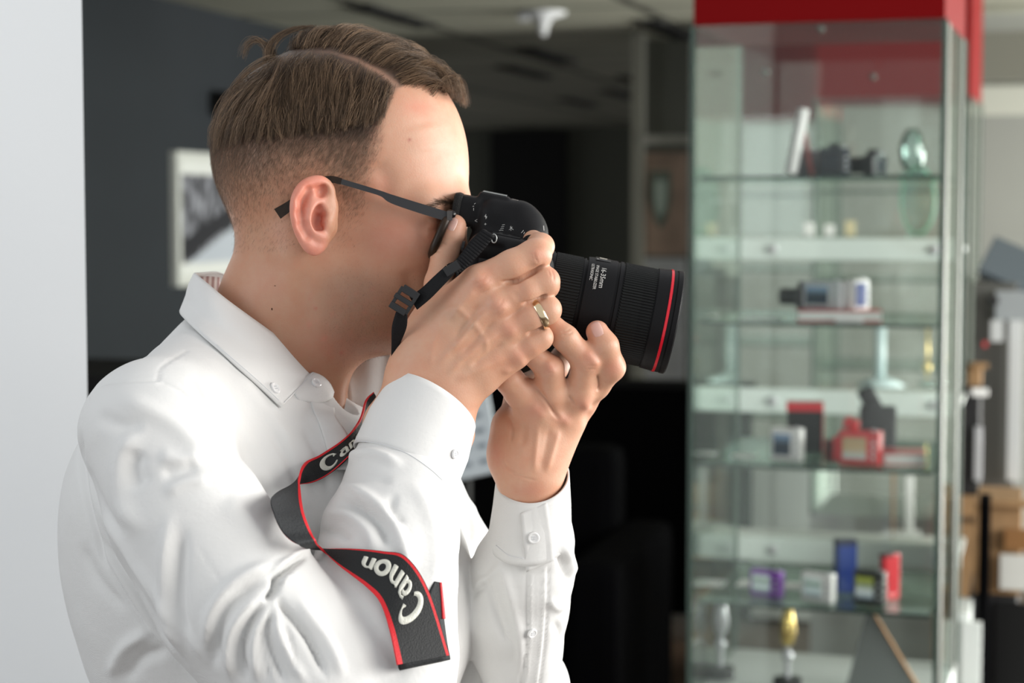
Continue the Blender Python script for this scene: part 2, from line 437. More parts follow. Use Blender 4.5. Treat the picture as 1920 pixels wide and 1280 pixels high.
# ------------------------------------------------------------------ glass display cabinets
def glass_material(name, tint=(0.82, 0.90, 0.86), refl=1.0, rough=0.02, edge=False):
    m = bpy.data.materials.new(name); m.use_nodes = True; t = m.node_tree; L = t.links
    for n in list(t.nodes): t.nodes.remove(n)
    out = t.nodes.new('ShaderNodeOutputMaterial')
    tr = t.nodes.new('ShaderNodeBsdfTransparent'); tr.inputs[0].default_value = (*tint, 1)
    gl = t.nodes.new('ShaderNodeBsdfGlossy'); gl.inputs[0].default_value = (0.9, 1, 0.95, 1); gl.inputs['Roughness'].default_value = rough
    fr = t.nodes.new('ShaderNodeFresnel'); fr.inputs[0].default_value = 1.5
    mul = t.nodes.new('ShaderNodeMath'); mul.operation = 'MULTIPLY'; mul.inputs[1].default_value = refl
    mx = t.nodes.new('ShaderNodeMixShader')
    L.new(fr.outputs[0], mul.inputs[0]); L.new(mul.outputs[0], mx.inputs[0]); L.new(tr.outputs[0], mx.inputs[1]); L.new(gl.outputs[0], mx.inputs[2]); L.new(mx.outputs[0], out.inputs[0])
    return m
M_GLASS = glass_material('cabinet_glass', (0.968, 0.98, 0.972), 0.55)
M_SHELF = glass_material('shelf_glass', (0.89, 0.935, 0.915), 0.8)
M_CLEAR = glass_material('clear_glass', (0.80, 0.90, 0.88), 2.2, 0.08)
M_EDGE = mat('green_glass_edge', (0.025, 0.055, 0.042), rough=0.25, spec=0.5)
M_EDGEL = mat('pale_glass_edge', (0.10, 0.16, 0.13), rough=0.2, spec=0.6)
M_RED = mat('red_panel', (0.16, 0.001, 0.002), rough=0.6, spec=0.08)
M_ALU = mat('aluminium', (0.15, 0.155, 0.135), rough=0.4, metal=0.3)
M_SATIN = mat('white_laminate', srgb(222, 228, 224), rough=0.4)
M_SILVER = mat('silver_plastic', (0.55, 0.56, 0.58), rough=0.3, metal=0.4)
M_KBLACK = mat('black_plastic', (0.012, 0.012, 0.013), rough=0.4)
M_KRED = mat('red_plastic', (0.62, 0.02, 0.03), rough=0.3, coat=0.3)
M_KWHITE = mat('white_plastic', (0.90, 0.90, 0.88), rough=0.3)
M_KPURPLE = mat('purple_plastic', (0.24, 0.06, 0.45), rough=0.3)
M_KBLUE = mat('blue_plastic', (0.012, 0.04, 0.22), rough=0.3)
M_SCREEN = mat('dark_screen', (0.015, 0.02, 0.028), rough=0.1)
M_LENSG = mat('lens_glass', (0.01, 0.01, 0.015), rough=0.05, coat=1.0)

CAB = dict(w=0.497, d=0.50, hb=1.977, ht=2.42)
SHZ = [1.672, 1.378, 1.088, 0.802]
def cabinet(origin, ang, label, detail=True):
    """origin = front left foot of the cabinet"""
    wd, dp, hb, ht = CAB['w'], CAB['d'], CAB['hb'], CAB['ht']
    Mc = Matrix.Translation(Vector(origin)) @ Matrix.Rotation(ang, 4, 'Z')
    R3 = Mc.to_3x3().to_4x4()
    e = empty('display_cabinet', origin, label, 'display cabinet', None, None, (0, 0, ang))
    bpy.context.view_layer.update()
    def bx(n, p, s, m, par=None, bev=0):
        mb = MB(); mb.box(Mc @ Vector(p), s, R3, bev); return mb.build(n, m, par or e)
    bx('header', (wd / 2, dp / 2, (hb + ht) / 2), (wd, dp, ht - hb), M_RED, bev=0.002)
    bx('base', (wd / 2, dp / 2, 0.305), (wd, dp, 0.59), M_SATIN, bev=0.003)
    bx('plinth', (wd / 2, dp / 2, 0.005 + 0.0025), (wd - 0.04, dp - 0.04, 0.015), M_KBLACK)
    z0, z1 = 0.60, hb
    g = 0.006
    for n, p, s in (('front_glass', (wd / 2, 0.004, (z0 + z1) / 2), (wd - 0.01, g, z1 - z0)), ('side_glass', (0.004, dp / 2, (z0 + z1) / 2), (g, dp - 0.02, z1 - z0)),
                    ('side_glass', (wd - 0.004, dp / 2, (z0 + z1) / 2), (g, dp - 0.02, z1 - z0)), ('back_glass', (wd / 2, dp - 0.004, (z0 + z1) / 2), (wd - 0.01, g, z1 - z0))):
        bx(n, p, s, M_GLASS)
    for x, y in ((0.0, 0.0), (wd, 0.0), (0.0, dp), (wd, dp)):
        bx('corner_edge', (x, y, (z0 + z1) / 2), (0.009, 0.009, z1 - z0), M_EDGE if y == 0 else M_EDGEL)
    bx('reflection_strip', (wd - 0.004, 0.085, (z0 + z1) / 2), (0.012, 0.045, z1 - z0), M_ALU, bev=0.003)  # both strips stand in for pale reflections on the side glass
    bx('reflection_strip', (wd - 0.004, dp - 0.06, (z0 + z1) / 2), (0.012, 0.03, z1 - z0), M_ALU, bev=0.003)
    for z in SHZ:
        s_ = bx('glass_shelf', (wd / 2, dp / 2, z), (wd - 0.03, dp - 0.03, 0.007), M_SHELF)
        bx('shelf_edge', (wd / 2, 0.0145, z), (wd - 0.03, 0.002, 0.0072), M_EDGE, s_)
        bx('shelf_edge', (wd - 0.0145, dp / 2, z), (0.002, dp - 0.03, 0.0072), M_EDGE, s_)
        bx('shelf_edge', (wd / 2, dp - 0.0145, z), (wd - 0.03, 0.002, 0.0072), M_EDGEL, s_)
    if detail:
        for x, z in ((0.255, hb - 0.012), (0.30, hb - 0.075), (0.06, hb - 0.06)):
            mb = MB(); mb.lathe([(-0.008, 0.0), (-0.008, 0.007), (0.008, 0.007), (0.008, 0)], Mc @ Matrix.Translation((x, 0.01 if z > hb - 0.02 else dp - 0.012, z)) @ Matrix.Rotation(pi / 2, 4, 'Z'), 16)
            mb.build('glass_clamp', M_ALU, e, True)
    return e, Mc
CA = math.atan2(-0.15, 0.4735)
cab1, MC = cabinet((0.365, 3.90, 0), CA, 'tall glass display cabinet with red header nearest the photographer, cameras on its shelves')
o2 = Vector((B(1816, 400, 6.2).x, 6.2, 0)) - Vector((0.4735, -0.15, 0))
cabinet(o2, CA, 'glass display cabinet with red header standing behind the nearest one', False)
o3 = Vector((0.715, 7.55, 0))
cabinet(o3, CA, 'glass display cabinet seen faintly left of the second one, through the nearest glass', False)

RC3 = MC.to_3x3().to_4x4()
def inC(x, y, z): return MC @ Vector((x, y, z))
FLr = Vector((0.365, 3.90, 0)); 
def shelf_pt(u, zi, dy):
    """point on a shelf under column u, dy metres behind the front edge"""
    best = None
    for k in range(200):
        x = k / 199 * 0.497; p = inC(x, dy, 0)
        uu = 960 + FPX * p.x / (p.y * cos(PITCH) + 0.0)
        if best is None or abs(uu - u) < best[0]: best = (abs(uu - u), x)
    return best[1]
ZS = {1: SHZ[0] + 0.0037, 2: SHZ[1] + 0.0037, 3: SHZ[2] + 0.0037, 4: SHZ[3] + 0.0037, 5: 0.602}
PXM = 3.8 / FPX         # metres per pixel at the cabinet

def item(name, label, cat, shelf, u, dy, rz=0, group=None):
    x = shelf_pt(u, shelf, dy); p = inC(x, dy, ZS[shelf])
    e = empty(name, p, label, cat, group, None, (0, 0, CA + rz)); bpy.context.view_layer.update()
    M = Matrix.Translation(p) @ Matrix.Rotation(CA + rz, 4, 'Z')
    def bx(n, c, s, m, par=None, bev=0.001, rot=None):
        mb = MB(); mb.box(M @ Vector(c), s, (M.to_3x3() if rot is None else M.to_3x3() @ rot.to_3x3()).to_4x4(), bev); return mb.build(n, m, par or e)
    def cyl(n, c, r, l, m, axis='Y', par=None, prof=None, seg=28):
        Rm = {'Y': Matrix.Rotation(pi / 2, 4, 'Z'), 'Z': Matrix.Rotation(-pi / 2, 4, 'Y'), 'X': Matrix.Identity(4)}[axis]
        mb = MB(); mb.lathe(prof or [(-l / 2, 0), (-l / 2, r), (l / 2, r), (l / 2, 0)], M @ Matrix.Translation(c) @ Rm, seg)
        o = mb.build(n, m, par or e, True); return shade_auto(o, 35)
    return e, bx, cyl
def compact(label, shelf, u, dy, rz, w_, h_, d_, body, frame=None, group='compact cameras standing on the shelves', lens=True, screen=None):
    e, bx, cyl = item('compact_camera', label, 'camera', shelf, u, dy, rz, group)
    bx('body', (0, 0, h_ / 2), (w_, d_, h_), body, bev=0.004)
    bx('screen_frame', (-w_ * 0.10, -d_ / 2 - 0.0005, h_ * 0.5), (w_ * 0.68, 0.002, h_ * 0.78), frame or M_KBLACK)
    bx('screen', (-w_ * 0.10, -d_ / 2 - 0.002, h_ * 0.5), (w_ * 0.58, 0.002, h_ * 0.64), screen or M_SCREEN)
    for k in range(3): cyl('button', (w_ * 0.36, -d_ / 2 - 0.001, h_ * (0.25 + 0.2 * k)), 0.0035, 0.003, M_SILVER)
    if lens: cyl('lens', (-w_ * 0.1, d_ / 2 + 0.01, h_ * 0.48), h_ * 0.34, 0.024, M_KBLACK)
    cyl('shutter_button', (w_ * 0.3, 0, h_ + 0.0015), 0.005, 0.003, M_SILVER, 'Z')
    return e, bx, cyl
def screen_mat(name, cols):
    m = mat(name, (0.5, 0.5, 0.5), rough=0.15)
    t = m.node_tree; L = t.links; b = t.nodes['Principled BSDF']
    tc = t.nodes.new('ShaderNodeTexCoord'); gr = t.nodes.new('ShaderNodeSeparateXYZ'); cr = t.nodes.new('ShaderNodeValToRGB')
    L.new(tc.outputs['Generated'], gr.inputs[0]); L.new(gr.outputs['Z'], cr.inputs[0]); L.new(cr.outputs[0], b.inputs['Base Color']); L.new(cr.outputs[0], b.inputs['Emission Color']); b.inputs['Emission Strength'].default_value = 0.35  # emission added to brighten the screen pictures
    els = cr.color_ramp.elements; els[0].position = 0; els[0].color = (*cols[0], 1); els[1].position = 1; els[1].color = (*cols[-1], 1)
    for i, c_ in enumerate(cols[1:-1]):
        el = els.new((i + 1) / (len(cols) - 1)); el.color = (*c_, 1)
    return m
SC1 = screen_mat('picture_display', [srgb(70, 90, 95), srgb(190, 205, 205), srgb(120, 140, 130), srgb(200, 215, 210)])
SC2 = screen_mat('picture_display_green', [srgb(90, 105, 115), srgb(190, 200, 200), srgb(120, 130, 90), srgb(150, 160, 60)])
SC3 = screen_mat('picture_display_tan', [srgb(150, 160, 160), srgb(150, 130, 95), srgb(140, 120, 90)])
SC4 = screen_mat('picture_display_dark', [srgb(30, 45, 60), srgb(25, 35, 45), srgb(110, 135, 160)])

# shelf 1
e, bx, cyl = item('upright_card', 'tall white card leaning upright on the top glass shelf', 'card', 1, 1492, 0.12, 0.65); e.location.z += 0.0
Rt = Matrix.Rotation(radians(12), 4, 'Y')
bx('card', (0, 0, 0.072), (0.017, 0.024, 0.136), M_KWHITE, rot=Rt, bev=0.002); bx('prop', (0.022, 0.0, 0.06), (0.002, 0.02, 0.125), mat('pink_edge', srgb(200, 120, 120)), rot=Matrix.Rotation(radians(-13), 4, 'Y'))
e, bx, cyl = item('boxed_camera', 'grey camera box beside the tall white card on the top shelf', 'box', 1, 1512, 0.22, 0.1)
bx('box', (0, 0, 0.027), (0.055, 0.06, 0.054), mat('grey_card', (0.16, 0.16, 0.17), rough=0.5), bev=0.002); bx('lid', (0, 0, 0.0555), (0.057, 0.062, 0.003), M_SILVER)
e, bx, cyl = compact('blue-grey camera with dark screen, in the middle of the top shelf', 1, 1562, 0.13, 0.25, 0.062, 0.058, 0.03, mat('slate_plastic', (0.035, 0.045, 0.06), rough=0.4), M_KBLACK)
bx('viewfinder', (0, 0.0, 0.062), (0.022, 0.024, 0.010), M_KBLACK)
def slr(label, shelf, u, dy, rz, sc=1.0, body=None):
    body = body or M_KBLACK
    e, bx, cyl = item('slr_camera', label, 'camera', shelf, u, dy, rz, 'single-lens reflex cameras on the shelves')
    bx('body', (0, 0, 0.036 * sc), (0.10 * sc, 0.04 * sc, 0.072 * sc), body, bev=0.008 * sc); bx('prism', (0, 0.002, 0.078 * sc), (0.04 * sc, 0.036 * sc, 0.024 * sc), body, bev=0.006 * sc)
    bx('grip', (0.042 * sc, 0.026 * sc, 0.034 * sc), (0.022 * sc, 0.03 * sc, 0.06 * sc), body, bev=0.006 * sc)
    cyl('lens', (0, 0.05 * sc, 0.038 * sc), 0.028 * sc, 0.07 * sc, M_KBLACK); bx('screen', (0, -0.021 * sc, 0.034 * sc), (0.06 * sc, 0.003, 0.042 * sc), M_SCREEN)
    cyl('mode_dial', (0.036 * sc, 0, 0.075 * sc), 0.009 * sc, 0.008 * sc, M_SILVER, 'Z')
    return e, bx, cyl
slr('black camera lying low right of the middle on the top shelf', 1, 1640, 0.16, 1.2, 0.62)
def trophy(label, shelf, u, dy, h_, style='glass'):
    e, bx, cyl = item('glass_award', label, 'award', shelf, u, dy, 0.1, 'glass awards in the cabinet')
    s_ = h_ / 0.1
    prof = [(0, 0.001), (0.002, 0.014 * s_), (0.02 * s_, 0.024 * s_), (0.045 * s_, 0.027 * s_), (0.07 * s_, 0.022 * s_), (0.088 * s_, 0.010 * s_), (0.09 * s_, 0.001)]
    bx('base', (0, 0, 0.005 * s_), (0.05 * s_, 0.03 * s_, 0.01 * s_), M_CLEAR)
    cyl('disc', (0, 0, 0.01 * s_), 0, 0, M_CLEAR, 'Z', prof=prof)
trophy('round clear glass award at the right end of the top shelf', 1, 1710, 0.2, 0.10)
# shelf 2
def book(label, shelf, u, dy, rz, w_, d_, h_, cover, z=0.0, name='paper_box'):
    e, bx, cyl = item(name, label, 'box', shelf, u, dy, rz)
    bx('card_body', (0, 0, z + h_ / 2), (w_ - 0.004, d_ - 0.004, h_ - 0.003), M_SATIN); bx('cover', (0, 0, z + h_ - 0.001), (w_, d_, 0.002), cover); bx('cover', (0, 0, z + 0.001), (w_, d_, 0.002), cover)
    return e
book('flat red and white box under the silver camera, second shelf', 2, 1575, 0.13, 0.18, 0.17, 0.12, 0.022, M_KRED)
def raised(fn, z): 
    for k in ZS: ZS[k] += z
    r = fn(); 
    for k in ZS: ZS[k] -= z
    return r
raised(lambda: compact('silver camera with dark screen standing on the red box, second shelf', 2, 1548, 0.12, -0.35, 0.088, 0.058, 0.03, M_SILVER, M_SILVER, screen=SC4), 0.0225)
raised(lambda: slr('black camera with red side at the left end of the red box', 2, 1512, 0.155, 1.4, 0.62, mat('dark_body', (0.03, 0.03, 0.032), rough=0.4)), 0.0225)
raised(lambda: compact('white and dark blue camera at the right end of the red box', 2, 1610, 0.12, 1.05, 0.05, 0.062, 0.022, M_KWHITE, M_KBLUE, lens=False, screen=M_KBLUE), 0.0225)
def tag_card(label, shelf, u, dy, w_, d_, rz=0.0, tilt=0):
    e, bx, cyl = item('price_card', label, 'card', shelf, u, dy, rz, 'white price cards lying on the glass shelves')
    bx('card', (0, 0, 0.0011), (w_, d_, 0.002), M_KWHITE); bx('clip', (w_ / 2 - 0.004, 0, 0.003), (0.006, d_ * 0.5, 0.0015), M_CLEAR)
    return e
tag_card('white price card at the left of the second shelf, long one', 2, 1430, 0.14, 0.085, 0.05)
tag_card('short white price card at the far left corner of the second shelf', 2, 1330, 0.20, 0.025, 0.04)
e, bx, cyl = item('price_card', 'upright white price card before the red box, second shelf', 'card', 2, 1595, 0.05, 0, 'white price cards lying on the glass shelves')
bx('card', (0, 0, 0.008), (0.055, 0.004, 0.016), M_KWHITE); bx('foot', (0, 0.006, 0.002), (0.05, 0.01, 0.003), M_KWHITE)
# shelf 3
compact('white camera with dark screen at the left of the third shelf', 3, 1480, 0.10, -0.25, 0.066, 0.068, 0.026, M_KWHITE, M_KWHITE, screen=SC4)
e, bx, cyl = compact('bright red camera with a tan screen, middle of the third shelf', 3, 1620, 0.08, -0.12, 0.084, 0.070, 0.036, M_KRED, M_KRED, screen=SC3)
bx('flash', (-0.02, 0.0, 0.082), (0.03, 0.024, 0.022), M_KRED, bev=0.005, rot=Matrix.Rotation(0.35, 4, 'Y')); bx('grip', (-0.046, -0.002, 0.032), (0.016, 0.03, 0.05), M_KRED, bev=0.005)
e2, bx2, cyl2 = item('camera_lens', 'dark red lens standing left of the bright red camera', 'lens', 3, 1568, 0.12, 0)
cyl2('barrel', (0, 0, 0.022), 0.020, 0.044, mat('dark_red', (0.12, 0.004, 0.006), rough=0.25), 'Z'); cyl2('ring', (0, 0, 0.03), 0.0208, 0.004, M_KBLACK, 'Z')
e, bx, cyl = item('camera_box', 'red and black camera box behind the white camera, third shelf', 'box', 3, 1512, 0.26, 0.15)
bx('box', (0, 0, 0.05), (0.075, 0.05, 0.10), M_KBLACK, bev=0.003); bx('lid', (0, 0, 0.098), (0.078, 0.053, 0.018), M_KRED)
bx('red_side', (0.0385, -0.005, 0.045), (0.002, 0.045, 0.088), M_KRED)
e, bx, cyl = item('flash_unit', 'dark grey flash unit with pointed top behind the red camera', 'flash unit', 3, 1652, 0.28, 0.2)
bx('body', (0, 0, 0.05), (0.075, 0.045, 0.10), mat('charcoal_plastic', (0.035, 0.036, 0.042), rough=0.5), bev=0.005); bx('head', (-0.018, 0, 0.115), (0.035, 0.04, 0.05), mat('charcoal', (0.03, 0.031, 0.036), rough=0.5), bev=0.006, rot=Matrix.Rotation(-0.5, 4, 'Y'))
book('red and white book lying right of the bright red camera', 3, 1700, 0.14, 0.15, 0.085, 0.10, 0.024, M_KRED, name='book')
tag_card('white price card left of the white camera, third shelf', 3, 1400, 0.14, 0.05, 0.05); tag_card('white price card in the far left corner of the third shelf', 3, 1325, 0.16, 0.04, 0.05)
# shelf 4
compact('purple camera with a picture on its screen, lowest shelf in view', 4, 1445, 0.10, -0.3, 0.070, 0.056, 0.024, M_KPURPLE, M_KPURPLE, screen=SC1)
compact('white camera with a picture, right of the purple one', 4, 1542, 0.08, -0.35, 0.070, 0.060, 0.024, M_KWHITE, M_KWHITE, screen=SC1)
compact('dark camera with green and white picture, lowest shelf in view', 4, 1640, 0.08, -0.3, 0.066, 0.070, 0.024, mat('graphite', (0.06, 0.065, 0.06), rough=0.4), M_KBLACK, screen=SC2)
e, bx, cyl = item('blue_box', 'upright dark blue box behind the white camera, lowest shelf', 'box', 4, 1592, 0.20, 0.5)
bx('box', (0, 0, 0.055), (0.042, 0.03, 0.11), M_KBLUE, bev=0.002); bx('lid', (0, 0, 0.105), (0.043, 0.031, 0.012), mat('navy', (0.01, 0.015, 0.05), rough=0.4))
e, bx, cyl = item('red_case', 'narrow red case right of the green-screened camera, lowest shelf', 'case', 4, 1678, 0.14, 0.9)
bx('case', (0, 0, 0.048), (0.045, 0.014, 0.096), M_KRED, bev=0.003); bx('flap', (-0.01, 0, 0.094), (0.03, 0.016, 0.006), mat('maroon', (0.08, 0.006, 0.01), rough=0.5))
for u, dy, lab in ((1418, 0.22, 'white price card behind the purple camera, lowest shelf'), (1490, 0.22, 'white price card right of the one behind the purple camera'), (1330, 0.2, 'white price card at the far left of the lowest shelf')):
    tag_card(lab, 4, u, dy, 0.065, 0.07)
# bottom of the cabinet
def cup(label, u, dy, gold):
    e, bx, cyl = item('trophy_cup', label, 'trophy', 5, u, dy, 0, 'trophies at the bottom of the cabinet')
    cyl('base', (0, 0, 0.012), 0.03, 0.024, M_KBLACK, 'Z'); cyl('stem', (0, 0, 0.06), 0.006, 0.07, M_SILVER, 'Z')
    cyl('bowl', (0, 0, 0.09), 0, 0, M_SILVER if not gold else mat('gold_metal', (0.75, 0.55, 0.2), rough=0.25, metal=0.9), 'Z', prof=[(0, 0.004), (0.012, 0.014), (0.035, 0.018), (0.07, 0.012), (0.085, 0.007), (0.086, 0.001)])
    cyl('ball', (0, 0, 0.072), 0, 0, M_SILVER, 'Z', prof=[(-0.014, 0.001), (-0.01, 0.009), (0, 0.013), (0.01, 0.009), (0.014, 0.001)])
cup('dark silver trophy standing at the bottom left of the cabinet', 1358, 0.2, False); cup('gold trophy with silver ball at the bottom of the cabinet', 1485, 0.14, True)
e, bx, cyl = item('easel_card', 'slanted grey board with orange edge at the bottom right', 'board', 5, 1665, 0.2, 0.0)
tri = MB(); A_ = [(-0.075, 0, 0.0), (0.08, 0, 0.0), (-0.03, 0, 0.18)]
Mi = Matrix.Translation(e.location) @ Matrix.Rotation(CA, 4, 'Z')
tri.add([Mi @ Vector(p) for p in A_] + [Mi @ (Vector(p) + Vector((0, 0.006, 0))) for p in A_], [[0, 1, 2], [5, 4, 3], [0, 3, 4, 1], [1, 4, 5, 2], [2, 5, 3, 0]])
tri.build('board', mat('grey_board', srgb(120, 124, 122), rough=0.5), e)
mb = MB(); mb.tube([Mi @ Vector((0.08, -0.002, 0.003)), Mi @ Vector((-0.03, -0.002, 0.18))], 0.003, 8); mb.build('orange_edge', mat('orange_edge', srgb(200, 150, 100), rough=0.5), e)

# white rack of shelves between the two cabinet rows, seen through the glass
rk = empty('display_rack', Vector((1.0, 5.2, 0)), 'rack of broad white shelf boards seen through the nearest cabinet', 'rack')
yk = 5.15
for v0, v1 in ((446, 488), (730, 776), (1010, 1056)):
    a = B(1303, v0, yk); b = B(1790, v1, yk - 0.1)
    cx = B(1553, v0, yk); hgt = (v1 - v0) / FPX * yk
    sb = rbox('shelf_board', (cx.x, yk, cx.z - hgt / 2), (0.70, 0.035, hgt), mat('rail_white', srgb(214, 226, 220), rough=0.4), rk, 0.006)
    rbox('shelf_plate', Vector((cx.x, yk, cx.z - hgt / 2)) + DD * 0.16, (0.70, 0.26, 0.012), M_SATIN, rk)
    for uu in (1372, 1455, 1742):
        q = B(uu, (v0 + v1) / 2, yk); q = Vector((cx.x, yk, q.z)) + CC * ((q.x - cx.x) / CC.x) - DD * 0.02
        mb = MB(); mb.lathe([(-0.01, 0), (-0.01, 0.013), (0.006, 0.013), (0.008, 0.009), (0.008, 0)], Matrix.Translation(q) @ MR.to_4x4() @ Matrix.Rotation(-pi / 2, 4, 'Z'), 20); mb.build('shelf_knob', M_SILVER, sb, True)
for q in (-1, 1): rbox('upright', Vector((B(1553, 500, yk).x, yk, 0.85)) + CC * 0.33 * q + DD * 0.3, (0.03, 0.03, 1.7), M_ALU, rk)
rbox('foot_plate', Vector((B(1553, 500, yk).x, yk, 0.012)) + DD * 0.17, (0.70, 0.36, 0.024), M_SATIN, rk)
rkc = Vector((B(1553, 500, yk).x, yk, 0))
def on_rack(name, label, cat, u, v_base, parts, group=None, back=0.14):
    p = B(u, v_base, yk); q = rkc + CC * ((p.x - rkc.x) / CC.x) + DD * back; q.z = p.z
    e = empty(name, q, label, cat, group)
    for n, kind, c_, s_, m in parts:
        c_ = q + MR @ Vector(c_)
        if kind == 'b': rbox(n, c_, s_, m, e, 0.001)
        else:
            mb = MB(); mb.lathe([(-s_[1] / 2, 0), (-s_[1] / 2, s_[0]), (s_[1] / 2, s_[2] if len(s_) > 2 else s_[0]), (s_[1] / 2, 0)], Matrix.Translation(c_) @ Matrix.Rotation(-pi / 2, 4, 'Y'), 24); mb.build(n, m, e, True)
    return e
M_GOLD = mat('brass', (0.7, 0.55, 0.22), rough=0.3, metal=0.8); M_PALE = mat('pale_blue_plastic', srgb(190, 210, 210), rough=0.35); M_CREAM = mat('cream_card', srgb(214, 202, 160), rough=0.6)
hz = 3600 / yk
on_rack('white_stand', 'pale upright stand with a broad foot seen through the cabinet', 'stand', 1637, 730, [('pole', 'c', (0, 0, 0.09), (0.015, 0.15), M_PALE), ('foot', 'c', (0, 0, 0.012), (0.07, 0.022, 0.03), M_PALE), ('cap', 'c', (0, 0, 0.165), (0.016, 0.008), M_PALE)])
on_rack('brass_ornament', 'brass figure left of two, seen through the right of the cabinet', 'ornament', 1722, 730, [('stem', 'c', (0, 0, 0.10), (0.004, 0.15), M_GOLD), ('ball', 'c', (0, 0, 0.055), (0.011, 0.02), M_GOLD), ('foot', 'c', (0, 0, 0.008), (0.02, 0.016), M_CLEAR)], 'brass ornaments')
on_rack('brass_ornament', 'brass figure at the right of two, next to the cabinet corner', 'ornament', 1750, 730, [('stem', 'c', (0, 0, 0.11), (0.004, 0.17), M_GOLD), ('ball', 'c', (0, 0, 0.08), (0.010, 0.018), M_GOLD), ('foot', 'c', (0, 0, 0.008), (0.018, 0.016), M_CLEAR)], 'brass ornaments')
on_rack('framed_board', 'tilted wooden-edged frame and white board seen low in the cabinet', 'frame', 1690, 1010, [('board', 'b', (0.0, 0, 0.08), (0.02, 0.02, 0.16), M_KWHITE), ('frame_rail', 'b', (-0.045, 0, 0.09), (0.006, 0.02, 0.20), mat('light_wood', srgb(150, 110, 70), rough=0.5)), ('foot', 'b', (-0.02, 0, 0.004), (0.10, 0.03, 0.008), M_KWHITE)])
for u, m, lab, h_ in ((1325, M_CREAM, 'small cream card on the top white board, far left', 0.04), (1508, M_KWHITE, 'small white card on the top white board, left of the cream one', 0.04), (1545, M_KWHITE, 'second small white card on the top white board', 0.035), (1583, M_CREAM, 'cream card in the middle of the top white board', 0.045)):
    on_rack('display_card', lab, 'card', u, 446, [('card', 'b', (0, 0, h_ / 2), (0.028, 0.004, h_), m), ('holder', 'b', (0, 0, 0.002), (0.03, 0.02, 0.004), M_CLEAR)], 'small cards on the top white board')
for u, m, lab in ((1332, M_KBLACK, 'dark bottle-like box at the far left of the top white board'), (1365, M_KBLACK, 'dark box right of the far left one on the top board')):
    on_rack('lens_box', lab, 'box', u, 430, [('box', 'b', (0, 0, 0.04), (0.022, 0.02, 0.07), mat('greyish', (0.08, 0.09, 0.08))), ('lid', 'b', (0, 0, 0.077), (0.023, 0.021, 0.006), M_SILVER)], 'small dark boxes on the top white board', back=0.2)
e = on_rack('oval_plaque', 'oval green-edged glass plaque high in the cabinet background', 'award', 1705, 446, [('foot', 'b', (0, 0, 0.005), (0.05, 0.03, 0.01), M_CLEAR)])
q = e.location; ov_ = MB(); ov_.tube([q + MR @ Vector((0.045 * cos(a), 0, 0.10 + 0.09 * sin(a))) for a in np.linspace(0, 2 * pi, 40)], 0.0035, 6, False); ov_.build('rim', mat('green_rim', srgb(110, 180, 150), rough=0.3), e, True)
ov_ = MB(); ov_.add([q + MR @ Vector((0.043 * cos(a), y_, 0.10 + 0.088 * sin(a))) for y_ in (-0.002, 0.002) for a in np.linspace(0, 2 * pi, 40)[:-1]], [list(range(39)), list(range(39, 78))[::-1]] + [[i, (i + 1) % 39, 39 + (i + 1) % 39, 39 + i] for i in range(39)]); ov_.build('plate', M_CLEAR, e)

# things right of the cabinets
def boxat(name, label, cat, u0, u1, v0, v1, y, dpt, m, extra=(), group=None, floor=False):
    a = B(u0, v0, y); b = B(u1, v1, y)
    z0 = 0.0 if floor else b.z
    c = Vector(((a.x + b.x) / 2, y + dpt / 2, (a.z + z0) / 2))
    e = empty(name, Vector((c.x, c.y, z0)), label, cat, group)
    rbox('body', c, (abs(b.x - a.x), dpt, a.z - z0), m, e, 0.004)
    for n, (pu0, pu1, pv0, pv1), mm, off in extra:
        p = B(pu0, pv0, y - off); q = B(pu1, pv1, y - off)
        rbox(n, ((p.x + q.x) / 2, y - off, (p.z + q.z) / 2), (abs(q.x - p.x), 0.02, abs(p.z - q.z)), mm, e, 0.002)
    return e
M_PGREY = mat('printer_grey', srgb(150, 156, 158), rough=0.45); M_PDARK = mat('printer_dark', srgb(84, 84, 80), rough=0.5); M_PLIGHT = mat('printer_light', srgb(196, 200, 200), rough=0.4)
eprn = boxat('office_printer', 'tall grey office printer with raised lid at the right edge', 'printer', 1869, 1942, 530, 925, 5.8, 0.5, M_PDARK,
      [('control_panel', (1868, 1935, 545, 600), M_PGREY, 0.05), ('side_panel', (1893, 1912, 600, 900), M_PLIGHT, 0.06), ('paper_slot', (1853, 1872, 556, 570), M_KBLACK, 0.08), ('paper_tray', (1858, 1880, 600, 640), M_PLIGHT, 0.07), ('status_lamp', (1843, 1850, 640, 650), M_KRED, 0.06)], floor=True)
lid = B(1898, 498, 5.8); e = eprn
rbox('scanner_lid', (lid.x + 0.02, 5.9, lid.z), (0.16, 0.18, 0.018), mat('lid_grey', srgb(84, 94, 102), rough=0.35), e, 0.004, rot=MR.to_4x4() @ Matrix.Rotation(radians(24), 4, 'Y') @ Matrix.Rotation(radians(38), 4, 'X'))
rbox('hinge', (lid.x + 0.02, 6.0, lid.z - 0.05), (0.14, 0.05, 0.06), M_PGREY, e, 0.004)
boxat('cardboard_box', 'open cardboard box with printed side at the lower right edge', 'box', 1862, 1945, 945, 1115, 4.72, 0.32, M_CARD,
      [('brown_band', (1884, 1945, 992, 1030), mat('brown_band', srgb(132, 92, 50), rough=0.8), 0.03), ('label_sheet', (1876, 1945, 1040, 1105), mat('label_white', srgb(196, 196, 190), rough=0.6), 0.04), ('flap', (1858, 1945, 936, 950), M_CARD, 0.02)], 'cardboard boxes beside the printer')
boxat('cardboard_box', 'tall cardboard box behind the cabinet corner, lower of two', 'box', 1775, 1850, 930, 1140, 5.5, 0.25, M_CARD, [('tape', (1766, 1856, 968, 976), mat('tape', srgb(90, 70, 50), rough=0.5), 0.012)], 'cardboard boxes beside the printer', floor=True)
